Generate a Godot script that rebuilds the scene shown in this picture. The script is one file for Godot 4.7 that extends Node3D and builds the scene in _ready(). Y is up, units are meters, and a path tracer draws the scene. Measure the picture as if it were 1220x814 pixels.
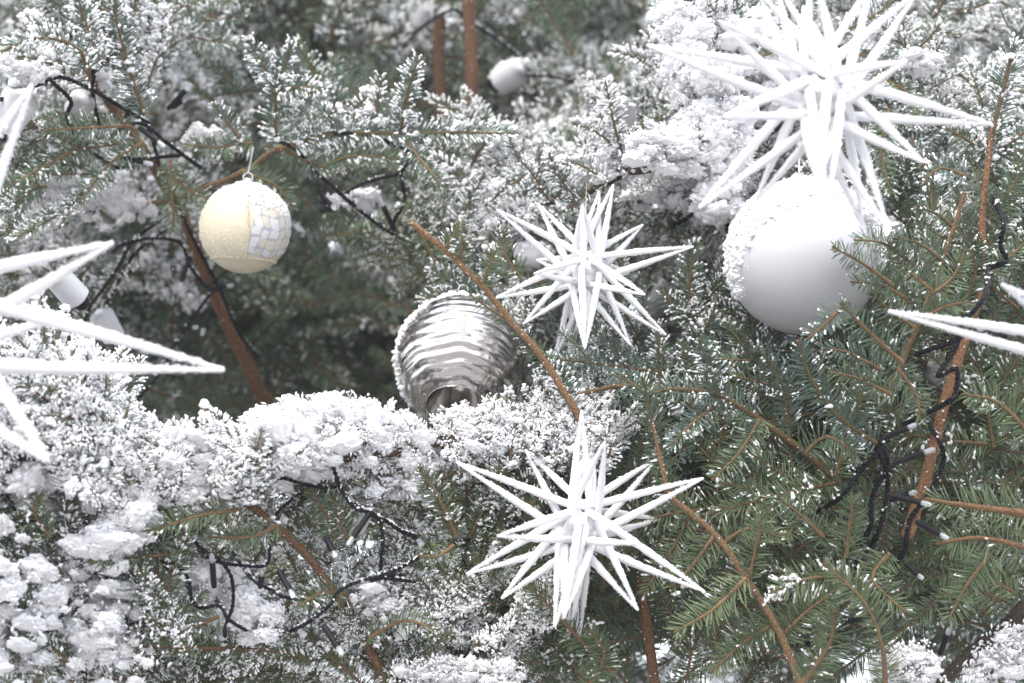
extends Node3D

const D0 := 2400.0            # a pixel of the photograph is 1 mm wide at a depth of 2.4 m
var rng := RandomNumberGenerator.new()
var eye: Transform3D
var mats := {}
var ico := {}
var noise := FastNoiseLite.new()
var taken := {}
var tree: Node3D
var keep_clear: Array = []     # x, y, radius (pixels), depth of things that no loose shoot may cover
var variants := {}
var far_copies := {}
var lumps: Array = []
var part_shoots := 0
var chunks: Array = []
var pads: Array = []

# ------------------------------------------------------------------ mesh collector
class Mb:
	var v := PackedVector3Array()
	var n := PackedVector3Array()
	var c := PackedColorArray()
	var i := PackedInt32Array()
	func commit(mesh: ArrayMesh, mat: Material) -> void:
		if v.size() == 0:
			return
		var a := []
		a.resize(Mesh.ARRAY_MAX)
		a[Mesh.ARRAY_VERTEX] = v
		a[Mesh.ARRAY_NORMAL] = n
		a[Mesh.ARRAY_COLOR] = c
		a[Mesh.ARRAY_INDEX] = i
		mesh.add_surface_from_arrays(Mesh.PRIMITIVE_TRIANGLES, a)
		mesh.surface_set_material(mesh.get_surface_count() - 1, mat)
	func needle(b: Vector3, d: Vector3, s: Vector3, up: Vector3, l: float, w: float, bend: float, col: Color) -> void:
		var k := v.size()
		var m := b + d * (l * 0.45) + up * (bend * l * 0.2)
		var e := b + d * (l * 0.9) + up * (bend * l * 0.8)
		var t := b + d * l + up * (bend * l)
		var na := (up - s * 0.6).normalized()
		var nb := (up + s * 0.6).normalized()
		v.append(b - s * (w * 0.25)); v.append(b + s * (w * 0.25))
		v.append(m - s * (w * 0.5)); v.append(m + s * (w * 0.5))
		v.append(e - s * (w * 0.36)); v.append(e + s * (w * 0.36))
		v.append(t)
		for q in 3:
			n.append(na); n.append(nb)
		n.append(up)
		for q in 7:
			c.append(col)
		i.append_array(PackedInt32Array([k, k + 2, k + 1, k + 1, k + 2, k + 3, k + 2, k + 4, k + 3, k + 3, k + 4, k + 5, k + 4, k + 6, k + 5]))
	func grain(p: Vector3, x: Vector3, y: Vector3, z: Vector3, col: Color) -> void:
		var k := v.size()
		v.append(p + x); v.append(p - x); v.append(p + y); v.append(p - y); v.append(p + z); v.append(p - z)
		n.append(x.normalized()); n.append(-x.normalized()); n.append(y.normalized()); n.append(-y.normalized()); n.append(z.normalized()); n.append(-z.normalized())
		for q in 6:
			c.append(col)
		i.append_array(PackedInt32Array([k, k + 4, k + 2, k + 2, k + 4, k + 1, k + 1, k + 4, k + 3, k + 3, k + 4, k, k + 2, k + 5, k, k + 1, k + 5, k + 2, k + 3, k + 5, k + 1, k, k + 5, k + 3]))
	func blob(src: Array, p: Vector3, b: Basis, col: Color) -> void:
		var k := v.size()
		var sv: PackedVector3Array = src[0]
		var sn: PackedVector3Array = src[1]
		var si: PackedInt32Array = src[2]
		for q in sv.size():
			v.append(p + b * sv[q])
			n.append((b * sn[q]).normalized())
			c.append(col)
		for q in si:
			i.append(k + q)
	func tube(pts: PackedVector3Array, rad: PackedFloat32Array, sides: int, ca: Color, cb: Color, rough: float, nz: FastNoiseLite, caps := true) -> void:
		var k := v.size()
		var cnt := pts.size()
		var u := Vector3.UP
		for q in cnt:
			var t := (pts[mini(q + 1, cnt - 1)] - pts[maxi(q - 1, 0)]).normalized()
			if q == 0:
				u = t.cross(Vector3(0.31, 0.2, 0.93)).normalized()
			u = (u - t * u.dot(t)).normalized()
			var w := t.cross(u)
			var col := ca.lerp(cb, float(q) / maxf(1.0, cnt - 1.0))
			for j in sides:
				var a := TAU * j / sides
				var d := u * cos(a) + w * sin(a)
				var f := 1.0
				if rough > 0.0:
					f += rough * nz.get_noise_3dv((pts[q] + d * rad[q]) * 1000.0)
				v.append(pts[q] + d * (rad[q] * f))
				n.append(d)
				c.append(col)
		for q in cnt - 1:
			for j in sides:
				var a := k + q * sides + j
				var b := k + q * sides + (j + 1) % sides
				i.append_array(PackedInt32Array([a, a + sides, b, b, a + sides, b + sides]))
		if caps:
			for e in 2:
				var q := 0 if e == 0 else cnt - 1
				var t := (pts[0] - pts[1]).normalized() if e == 0 else (pts[cnt - 1] - pts[cnt - 2]).normalized()
				var m := v.size()
				v.append(pts[q] + t * (rad[q] * 0.6)); n.append(t); c.append(ca if e == 0 else cb)
				for j in sides:
					var a := k + q * sides + j
					var b := k + q * sides + (j + 1) % sides
					if e == 0:
						i.append_array(PackedInt32Array([m, a, b]))
					else:
						i.append_array(PackedInt32Array([m, b, a]))

# ------------------------------------------------------------------ small helpers
func P(x: float, y: float, d: float) -> Vector3:
	return eye * Vector3((x - 610.0) * d / D0, (407.0 - y) * d / D0, -d)

func R(a: float, b: float) -> float:
	return rng.randf_range(a, b)

func rdir() -> Vector3:
	var z := R(-1, 1)
	var a := R(0, TAU)
	var r := sqrt(1.0 - z * z)
	return Vector3(r * cos(a), r * sin(a), z)

func smooth_path(p: Array, step: float) -> PackedVector3Array:
	var out := PackedVector3Array()
	for i in p.size() - 1:
		var a: Vector3 = p[maxi(i - 1, 0)]
		var b: Vector3 = p[i]
		var c: Vector3 = p[i + 1]
		var d: Vector3 = p[mini(i + 2, p.size() - 1)]
		var n := maxi(1, int(ceil(b.distance_to(c) / step)))
		for k in n:
			out.append(b.cubic_interpolate(c, a, d, float(k) / n))
	out.append(p[p.size() - 1])
	return out

func px_path(a: Array, d0: float, d1: float) -> Array:
	var out := []
	for i in a.size():
		out.append(P(a[i][0], a[i][1], lerpf(d0, d1, float(i) / maxf(1.0, a.size() - 1.0))))
	return out

func numbered(called: String) -> String:
	var k: int = taken.get(called, 0)
	taken[called] = k + 1
	return called if k == 0 else "%s_%03d" % [called, k]

func node(called: String, mesh: Mesh, parent: Node, mat: Material = null) -> MeshInstance3D:
	var o := MeshInstance3D.new()
	o.name = called
	o.mesh = mesh
	if mat:
		o.material_override = mat
	parent.add_child(o, true)
	return o

func thing(called: String, label: String, category: String, at: Vector3, group := "") -> Node3D:
	var o := Node3D.new()
	o.name = numbered(called)
	add_child(o)
	o.position = at
	o.set_meta("label", label)
	o.set_meta("category", category)
	if group:
		o.set_meta("group", group)
	return o

func mesh_of(mb: Mb, mat: Material) -> ArrayMesh:
	var m := ArrayMesh.new()
	mb.commit(m, mat)
	return m

func moved(mb: Mb, by: Vector3) -> Mb:
	for k in mb.v.size():
		mb.v[k] -= by
	return mb

func noise_tex(freq: float, lo: Color, hi: Color, sd: int, normal := false, bump := 4.0) -> NoiseTexture2D:
	var t := NoiseTexture2D.new()
	var f := FastNoiseLite.new()
	f.seed = sd
	f.frequency = freq
	f.fractal_octaves = 5
	t.noise = f
	t.width = 512
	t.height = 512
	t.seamless = true
	if normal:
		t.as_normal_map = true
		t.bump_strength = bump
	else:
		var g := Gradient.new()
		g.set_color(0, lo)
		g.set_color(1, hi)
		t.color_ramp = g
	return t

func mat(called: String, col: Color, rough: float, vertex := false) -> StandardMaterial3D:
	var m := StandardMaterial3D.new()
	m.resource_name = called
	m.albedo_color = col.linear_to_srgb()
	m.roughness = rough
	m.vertex_color_use_as_albedo = vertex
	mats[called] = m
	return m

func triplanar(m: StandardMaterial3D, albedo: Texture2D, normal: Texture2D, scale: float, strength := 1.0) -> void:
	m.uv1_triplanar = true
	m.uv1_scale = Vector3.ONE * scale
	if albedo:
		m.albedo_texture = albedo
	if normal:
		m.normal_enabled = true
		m.normal_texture = normal
		m.normal_scale = strength

func make_ico(sub: int) -> Array:
	var t := (1.0 + sqrt(5.0)) / 2.0
	var v: Array = [Vector3(-1, t, 0), Vector3(1, t, 0), Vector3(-1, -t, 0), Vector3(1, -t, 0), Vector3(0, -1, t), Vector3(0, 1, t), Vector3(0, -1, -t), Vector3(0, 1, -t), Vector3(t, 0, -1), Vector3(t, 0, 1), Vector3(-t, 0, -1), Vector3(-t, 0, 1)]
	for i in v.size():
		v[i] = v[i].normalized()
	var f: Array = [0, 11, 5, 0, 5, 1, 0, 1, 7, 0, 7, 10, 0, 10, 11, 1, 5, 9, 5, 11, 4, 11, 10, 2, 10, 7, 6, 7, 1, 8, 3, 9, 4, 3, 4, 2, 3, 2, 6, 3, 6, 8, 3, 8, 9, 4, 9, 5, 2, 4, 11, 6, 2, 10, 8, 6, 7, 9, 8, 1]
	for s in sub:
		var g: Array = []
		var mid := {}
		for k in range(0, f.size(), 3):
			var e := [f[k], f[k + 1], f[k + 2]]
			var m := []
			for j in 3:
				var a: int = mini(e[j], e[(j + 1) % 3])
				var b: int = maxi(e[j], e[(j + 1) % 3])
				var key := a * 100000 + b
				if not mid.has(key):
					mid[key] = v.size()
					v.append(((v[a] + v[b]) * 0.5).normalized())
				m.append(mid[key])
			g.append_array([e[0], m[0], m[2], e[1], m[1], m[0], e[2], m[2], m[1], m[0], m[1], m[2]])
		f = g
	# clockwise seen from outside
	for k in range(0, f.size(), 3):
		var a: Vector3 = v[f[k]]
		var b: Vector3 = v[f[k + 1]]
		var c: Vector3 = v[f[k + 2]]
		if (c - a).cross(b - a).dot(a) < 0.0:
			var q = f[k + 1]
			f[k + 1] = f[k + 2]
			f[k + 2] = q
	return [PackedVector3Array(v), PackedInt32Array(f)]

func lumpy(sub: int, amount: float, freq: float, sd: int) -> Array:
	if not ico.has(sub):
		ico[sub] = make_ico(sub)
	var src: Array = ico[sub]
	var nz := FastNoiseLite.new()
	nz.seed = sd
	nz.frequency = freq
	nz.fractal_octaves = 4
	nz.fractal_gain = 0.6
	var v := PackedVector3Array()
	for p in src[0]:
		v.append(p * (1.0 + amount * nz.get_noise_3dv(p) * 1.6))
	return [v, soft_normals(v, src[1]), src[1]]

func soft_normals(v: PackedVector3Array, f: PackedInt32Array) -> PackedVector3Array:
	var n := PackedVector3Array()
	n.resize(v.size())
	for k in range(0, f.size(), 3):
		var g := (v[f[k + 2]] - v[f[k]]).cross(v[f[k + 1]] - v[f[k]])
		n[f[k]] += g
		n[f[k + 1]] += g
		n[f[k + 2]] += g
	for k in n.size():
		n[k] = n[k].normalized()
	return n

func sphere_mb(r: float, seg: int, rings: int, col: Color) -> Mb:
	var mb := Mb.new()
	for j in rings + 1:
		var b := PI * j / rings
		for k in seg + 1:
			var a := TAU * k / seg
			var d := Vector3(sin(b) * cos(a), cos(b), sin(b) * sin(a))
			mb.v.append(d * r)
			mb.n.append(d)
			mb.c.append(col)
	stitch(mb, rings, seg)
	return mb

func stitch(mb: Mb, rings: int, seg: int) -> void:
	for j in rings:
		for k in seg:
			var a := j * (seg + 1) + k
			for t in [[a, a + 1, a + seg + 1], [a + 1, a + seg + 2, a + seg + 1]]:
				var p := mb.v[t[0]]
				var g := (mb.v[t[2]] - p).cross(mb.v[t[1]] - p)
				if g.dot(mb.n[t[0]] + mb.n[t[1]] + mb.n[t[2]]) >= 0.0:
					mb.i.append_array(PackedInt32Array(t))
				else:
					mb.i.append_array(PackedInt32Array([t[0], t[2], t[1]]))

# ------------------------------------------------------------------ fir shoots
const FLECK := [0.03, 0.16, 0.32, 0.45]
const COAT := [0.0, 0.22, 0.62, 0.97]
const CLUMP := [0.0, 0.03, 0.14, 0.4]

func level(t: Array, s: float) -> float:
	var k := clampi(int(s), 0, 2)
	return lerpf(t[k], t[k + 1], clampf(s - k, 0.0, 1.0))

func snow_color() -> Color:
	var b := R(0.80, 0.90)
	return Color(b, b, b * 1.01)

# needles, bark and snow along a path; up is the side that snow lies on, face the side that the flat spray turns to
func shoot(w: Mb, nd: Mb, sn: Mb, pts: PackedVector3Array, face: Vector3, up: Vector3, nl: float, snow: float, tone: Color, r0: float, r1: float, bark: Color, density := 1.0, bare := 0.0) -> void:
	var cnt := pts.size()
	var total := 0.0
	var acc := PackedFloat32Array([0.0])
	for k in range(1, cnt):
		total += pts[k].distance_to(pts[k - 1])
		acc.append(total)
	var rad := PackedFloat32Array()
	for k in cnt:
		rad.append(lerpf(r0, r1, acc[k] / total) * (1.0 + 0.12 * sin(acc[k] * 190.0)))
	w.tube(pts, rad, 6, bark, bark.lerp(Color(0.24, 0.19, 0.08), 0.45), 0.25, noise)
	# the bud at the tip
	var end := pts[cnt - 1]
	var fwd := (end - pts[cnt - 2]).normalized()
	var bx := fwd.cross(face).normalized()
	w.grain(end + fwd * r1, fwd * (r1 * 2.8), bx * (r1 * 1.5), fwd.cross(bx) * (r1 * 1.5), Color(0.30, 0.17, 0.09))
	var pf := level(FLECK, snow)
	var pc := level(COAT, snow)
	var pk := level(CLUMP, snow)
	var s := total * bare
	var seg := 0
	var step := 0.0034 / density
	while s < total:
		while seg < cnt - 2 and acc[seg + 1] < s:
			seg += 1
		var t := clampf((s - acc[seg]) / maxf(1e-5, acc[seg + 1] - acc[seg]), 0, 1)
		var p := pts[seg].lerp(pts[seg + 1], t)
		var ax := (pts[seg + 1] - pts[seg]).normalized()
		var lat := ax.cross(face).normalized()
		var nrm := lat.cross(ax).normalized()
		var g := s / total
		var fade := minf(1.0, 0.55 + (1.0 - g) * total / 0.05 * 0.6)
		for q in 5:
			var el := 0.0
			var sg := 1.0 if q % 2 == 0 else -1.0
			if q < 2:
				el = deg_to_rad(R(-18, 14))
			elif q < 4:
				el = deg_to_rad(R(15, 50))
			else:
				if rng.randf() < 0.5:
					continue
				el = deg_to_rad(R(60, 120))
			if rng.randf() < (0.25 if q >= 2 else 0.06) + 0.5 * maxf(0.0, noise.get_noise_3d(s * 300.0, sg * 40.0, total * 5e3)):
				continue
			var a := deg_to_rad(lerpf(R(54, 74), R(22, 40), smoothstep(0.72, 1.0, g)))
			if q == 4:
				a *= 0.8
			var side := lat * (sg * cos(el)) + nrm * sin(el)
			var d := (ax * cos(a) + side * sin(a) + rdir() * 0.17).normalized()
			var ln := nl * fade * R(0.6, 1.15) * (0.78 if q == 4 else 1.0)
			var sv := d.cross(nrm if q < 4 else lat).normalized()
			sv = (sv + rdir() * 0.35).normalized()
			sv = (sv - d * sv.dot(d)).normalized()
			var nu := sv.cross(d)
			var k := R(0.7, 1.3)
			var col := Color(tone.r * k * R(0.9, 1.15), tone.g * k, tone.b * k * R(0.85, 1.1))
			var base := p + side * lerpf(r0, r1, g)
			var wd := minf(nl, 0.022) * R(0.068, 0.092)
			nd.needle(base, d, sv, nu, ln, wd, R(-0.08, 0.2), col)
			if rng.randf() < pc:
				var cl := ln * R(0.25, 0.42)
				var th := R(0.75, 1.5) * 0.001 * (0.75 + 0.25 * snow + (0.6 if snow > 2.9 else 0.0)) * nl / 0.018
				var at := base + d * (ln * R(0.55, 0.72)) + up * (th * 0.2)
				sn.grain(at, d * cl, sv * th, nu * (-th * 0.85), snow_color())
				var z := R(0.9, 1.8) * 0.001 * (0.7 + 0.25 * snow) * nl / 0.018
				sn.grain(base + d * (ln * R(0.8, 1.0)) + up * (z * 0.4), d * z * R(1.0, 1.8), sv * z, nu * -z, snow_color())
			if rng.randf() < pf:
				var z := R(0.6, 1.5) * 0.001 * (1.0 + 0.22 * snow)
				var at := base + d * (ln * R(0.35, 1.0)) + up * (z * 0.6)
				var e := rdir()
				var h := e.cross(Vector3(0.3, 0.5, 0.8)).normalized()
				sn.grain(at, e * z * R(0.9, 1.7), h * z, e.cross(h) * z * R(0.7, 1.0), snow_color())
		if rng.randf() < pk * 0.45:
			var mid := p + up * 0.002 + lat * R(-0.5, 0.5) * nl
			for e in 5:
				var z := R(0.0016, 0.0042) * (0.6 + 0.25 * snow)
				var b := Basis(rdir(), R(0, TAU)).scaled(Vector3(R(0.8, 1.6), R(0.5, 1.0), R(0.8, 1.4)) * z)
				sn.blob(lumps[rng.randi() % 4], mid + rdir() * nl * 0.3, b, snow_color())
		s += step * R(0.75, 1.25)

func shoot_mesh(w: Mb, nd: Mb, sn: Mb) -> ArrayMesh:
	var m := ArrayMesh.new()
	w.commit(m, mats.twig)
	nd.commit(m, mats.needle)
	sn.commit(m, mats.snow_grain)
	return m

# loose shoots to copy: growth along +y, the flat face to +z
func make_variants() -> void:
	var tones := {"g": Color(0.108, 0.152, 0.098), "o": Color(0.120, 0.160, 0.088), "b": Color(0.112, 0.158, 0.130)}
	for tone in tones:
		for snow in [0.0, 0.6, 1.3, 2.0, 2.7, 3.0]:
			var list := []
			for k in 4:
				var w := Mb.new()
				var nd := Mb.new()
				var sn := Mb.new()
				var ln: float = [0.10, 0.14, 0.17, 0.13][k]
				var bend := R(-0.025, 0.025)
				var main := smooth_path([Vector3.ZERO, Vector3(bend, ln * 0.5, R(-0.01, 0.01)), Vector3(bend * 0.4, ln, R(-0.02, 0.01))], 0.012)
				var bark := Color(0.27, 0.17, 0.085)
				shoot(w, nd, sn, main, Vector3(0, 0, 1), Vector3(0, 0.35, 0.94), 0.021, snow, tones[tone], 0.0021, 0.0012, bark)
				if k > 0:
					for sg in [-1.0, 1.0]:
						for j in (1 if k == 3 else 2):
							var at: int = int(main.size() * (0.30 + 0.26 * j + R(-0.05, 0.05)))
							var b := main[at]
							var l2: float = ln * (0.52 - 0.17 * j) * R(0.85, 1.1)
							var dr := Vector3(sg * R(0.62, 0.82), R(0.55, 0.75), R(-0.12, 0.12)).normalized()
							var sub := smooth_path([b, b + dr * l2 * 0.5, b + dr * l2 + Vector3(0, 0.006, R(-0.01, 0.01))], 0.012)
							shoot(w, nd, sn, sub, Vector3(0, 0, 1), Vector3(0, 0.35, 0.94), 0.019, snow, tones[tone], 0.0016, 0.001, bark)
				list.append(shoot_mesh(w, nd, sn))
			variants[tone + str(snow)] = list

func blocked(a: Vector2, b: Vector2, d: float, margin: float) -> bool:
	for k in keep_clear:
		if d < k[3] + 0.03:
			var q := Geometry2D.get_closest_point_to_segment(Vector2(k[0], k[1]), a, b)
			if q.distance_to(Vector2(k[0], k[1])) < k[2] + margin:
				return true
	return false

func place(x: float, y: float, d: float, ang: float, snow: float, tone: String, size: float, parent: Node, lean := 0.0) -> void:
	var levels := [0.0, 0.6, 1.3, 2.0, 2.7, 3.0]
	var best := 0.0
	for l in levels:
		if absf(l - snow) < absf(best - snow):
			best = l
	var list: Array = variants[tone + str(best)]
	var pick := rng.randi() % list.size()
	var m: ArrayMesh = list[pick]
	var ln: float = [0.10, 0.14, 0.17, 0.13][pick] * size
	var dir2 := Vector2(cos(ang), -sin(ang))
	var pl := ln * D0 / d
	if blocked(Vector2(x, y), Vector2(x, y) + dir2 * pl, d, 24.0 * size):
		return
	var g := (eye.basis * Vector3(cos(ang), sin(ang), R(-0.35, 0.45) + lean)).normalized()
	var f := (eye.basis.z * R(0.4, 1.0) + Vector3.UP * R(0.1, 0.7) + rdir() * 0.45)
	f = (f - g * f.dot(g)).normalized()
	var b := Basis(g.cross(f), g, f).scaled(Vector3.ONE * size)
	var t := Transform3D(b, P(x, y, d))
	if parent == null:
		if not far_copies.has(m):
			far_copies[m] = []
		far_copies[m].append(t)
	else:
		var o := node("shoot", m, parent)
		o.transform = t
		part_shoots += 1

# regions: x0, y0, x1, y1, depth0, depth1, count, angle, spread, snow lo, snow hi, tone, size
func fill(r: Array, parent: Node) -> void:
	for k in int(r[6]):
		var t := rng.randf()
		place(R(r[0], r[2]), R(r[1], r[3]), lerpf(r[4], r[5], t), deg_to_rad(r[7] + R(-1, 1) * r[8]), lerpf(r[9], r[10], smoothstep(0.25, 0.75, rng.randf())), r[11] if rng.randf() < 0.75 else "g", r[12] * R(0.85, 1.15), parent if t < 0.12 else null)

# a shoot traced from the photograph: pixel path, depths, snow, tone, needle length
func traced(parent: Node, a: Array, d0: float, d1: float, snow: float, tone: Color, nl := 0.021, r0 := 0.0028, bark := Color(0.33, 0.23, 0.12), face_up := 0.35, density := 1.0, bare := 0.0) -> void:
	var w := Mb.new()
	var nd := Mb.new()
	var sn := Mb.new()
	var pts := smooth_path(px_path(a, d0, d1), 0.012)
	var face := (eye.basis.z + Vector3.UP * face_up + rdir() * 0.25).normalized()
	if nl < 0.019 and nl > 0.0155:
		nl *= 1.15
	shoot(w, nd, sn, pts, face, Vector3.UP, nl, snow, tone, r0 * 0.85, r0 * 0.42, bark, density, bare)
	var by := pts[0]
	for m in [w, nd, sn]:
		moved(m, by)
	var o := node("shoot", shoot_mesh(w, nd, sn), parent)
	o.position = by
	part_shoots += 1

# a limb: bark alone
func limb(a: Array, d0: float, d1: float, r0: float, r1: float, col: Color, called := "branch", parent: Node = null) -> MeshInstance3D:
	var pts := smooth_path(px_path(a, d0, d1), 0.01)
	var rad := PackedFloat32Array()
	for k in pts.size():
		var t := float(k) / (pts.size() - 1)
		rad.append(lerpf(r0, r1, t) * (1.0 + 0.10 * noise.get_noise_2d(k * 40.0, r0 * 9e4)))
	var mb := Mb.new()
	mb.tube(pts, rad, 10, col, col, 0.3, noise)
	# scales, needle scars and stuck grains of snow
	var sn := Mb.new()
	for k in pts.size() * 9:
		var q := rng.randi() % (pts.size() - 1)
		var ax := (pts[q + 1] - pts[q]).normalized()
		var e := rdir()
		e = (e - ax * e.dot(ax)).normalized()
		var p := pts[q].lerp(pts[q + 1], rng.randf()) + e * rad[q] * 0.97
		var h := ax.cross(e)
		var z := R(0.5, 1.2) * 0.001
		if rng.randf() < 0.2:
			sn.grain(p, e * z * 0.8, ax * z, e.cross(ax) * z, snow_color())
		else:
			var c2 := col.lerp(Color(0.34, 0.24, 0.15), R(0.0, 0.6)) * R(0.6, 1.1)
			c2.a = 1.0
			mb.grain(p, e * z * 0.6, ax * z * R(1.2, 2.6), e.cross(ax) * z * 0.9, c2)
	var m := ArrayMesh.new()
	mb.commit(m, mats.bark)
	sn.commit(m, mats.snow_grain)
	return node(called, m, parent if parent else tree)

# snow lying in lumps along a pixel path; one mesh of many crusted lumps
func snow_heap(parent: Node, a: Array, d0: float, d1: float, count: int, spread: float, drop: float, lo: float, hi: float, frost := 0.6) -> void:
	var pts := smooth_path(px_path(a, d0, d1), 0.01)
	var sn := Mb.new()
	var right := eye.basis.x
	var sets := [[], []]
	for k in count:
		var p := pts[rng.randi() % pts.size()]
		var q := p + right * R(-1, 1) * spread + Vector3.UP * (R(-1.0, 0.5) * drop) + Vector3(0, 0, R(-1, 1) * spread)
		var z := lerpf(lo, hi, pow(rng.randf(), 2.2))
		var b := Basis(Vector3.UP, R(0, TAU)) * Basis(rdir(), R(0, 0.7)) * Basis.from_scale(Vector3(R(0.9, 1.5), R(0.55, 0.95), R(0.8, 1.3)) * z)
		if k % 4 == 0:
			z = maxf(z, hi * 0.5)
			b = Basis(Vector3.UP, R(0, TAU)) * Basis(rdir(), R(0, 0.4)) * Basis.from_scale(Vector3(R(1.2, 2.0), R(0.5, 0.9), R(1.0, 1.6)) * z)
		sets[1 if k % 4 == 0 else 0].append(Transform3D(b, q))
	for e in 2:
		var mm := MultiMesh.new()
		mm.transform_format = MultiMesh.TRANSFORM_3D
		mm.mesh = chunks[rng.randi() % chunks.size()] if e == 0 else pads[rng.randi() % pads.size()]
		mm.instance_count = sets[e].size()
		for k in sets[e].size():
			mm.set_instance_transform(k, sets[e][k])
		var mi := MultiMeshInstance3D.new()
		mi.name = "snow"
		mi.multimesh = mm
		mi.set_meta("kind", "stuff")
		parent.add_child(mi, true)
	# frosted needles and crumbs standing out of the heap
	for k in int(count * frost * 5.0):
		var p := pts[rng.randi() % pts.size()]
		var q := p + right * R(-1, 1) * spread * 1.25 + Vector3.UP * (R(-1.0, 0.75) * drop) + Vector3(0, 0, R(-1, 1) * spread)
		var e := (Vector3.UP * R(-0.3, 1.2) + rdir()).normalized()
		var h := e.cross(Vector3(0.3, 0.2, 0.8)).normalized()
		var ln := R(0.0016, 0.0062)
		var th := R(0.0010, 0.0022)
		sn.grain(q, e * ln, h * th, e.cross(h) * th, snow_color())
	var by := pts[pts.size() / 2]
	var o := node("snow", mesh_of(moved(sn, by), mats.snow), parent)
	o.position = by
	o.set_meta("kind", "stuff")

# a crusted chunk of snow of radius one: a lumpy core, crumbs, and frosted needle ends standing out of it
func make_chunks() -> void:
	for k in 6:
		var core := lumpy(3, 0.55, 1.4, 70 + k)
		var mb := Mb.new()
		mb.blob(core, Vector3.ZERO, Basis(), snow_color())
		var cv: PackedVector3Array = core[0]
		var cn: PackedVector3Array = core[1]
		for q in 120:
			var at := rng.randi() % cv.size()
			var z := lerpf(0.05, 0.24, pow(rng.randf(), 2.0))
			var b := Basis(rdir(), R(0, TAU)) * Basis.from_scale(Vector3(R(0.8, 1.4), R(0.6, 1.0), R(0.8, 1.3)) * z)
			mb.blob(lumps[rng.randi() % 4], cv[at] + cn[at] * z * R(-0.2, 0.5), b, snow_color())
		for q in 60:
			var at := rng.randi() % cv.size()
			var e := (cn[at] + rdir() * 0.7 + Vector3(0, 0.3, 0)).normalized()
			var h := e.cross(Vector3(0.3, 0.2, 0.8)).normalized()
			var th := R(0.05, 0.11)
			var ln := R(0.08, 0.24)
			mb.grain(cv[at] + e * ln * 0.6, e * ln, h * th, e.cross(h) * th, snow_color())
		chunks.append(mesh_of(mb, mats.snow))
	for k in 4:
		var core := lumpy(3, 0.36, 1.1, 170 + k)
		var mb := Mb.new()
		mb.blob(core, Vector3.ZERO, Basis(), Color(0.85, 0.85, 0.86))
		var cv: PackedVector3Array = core[0]
		for q in 45:
			var at := rng.randi() % cv.size()
			var z := lerpf(0.03, 0.10, pow(rng.randf(), 2.0))
			mb.blob(lumps[rng.randi() % 4], cv[at], Basis(rdir(), R(0, TAU)) * Basis.from_scale(Vector3(R(0.8, 1.4), R(0.6, 1.0), R(0.8, 1.3)) * z), snow_color())
		pads.append(mesh_of(mb, mats.snow))

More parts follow.
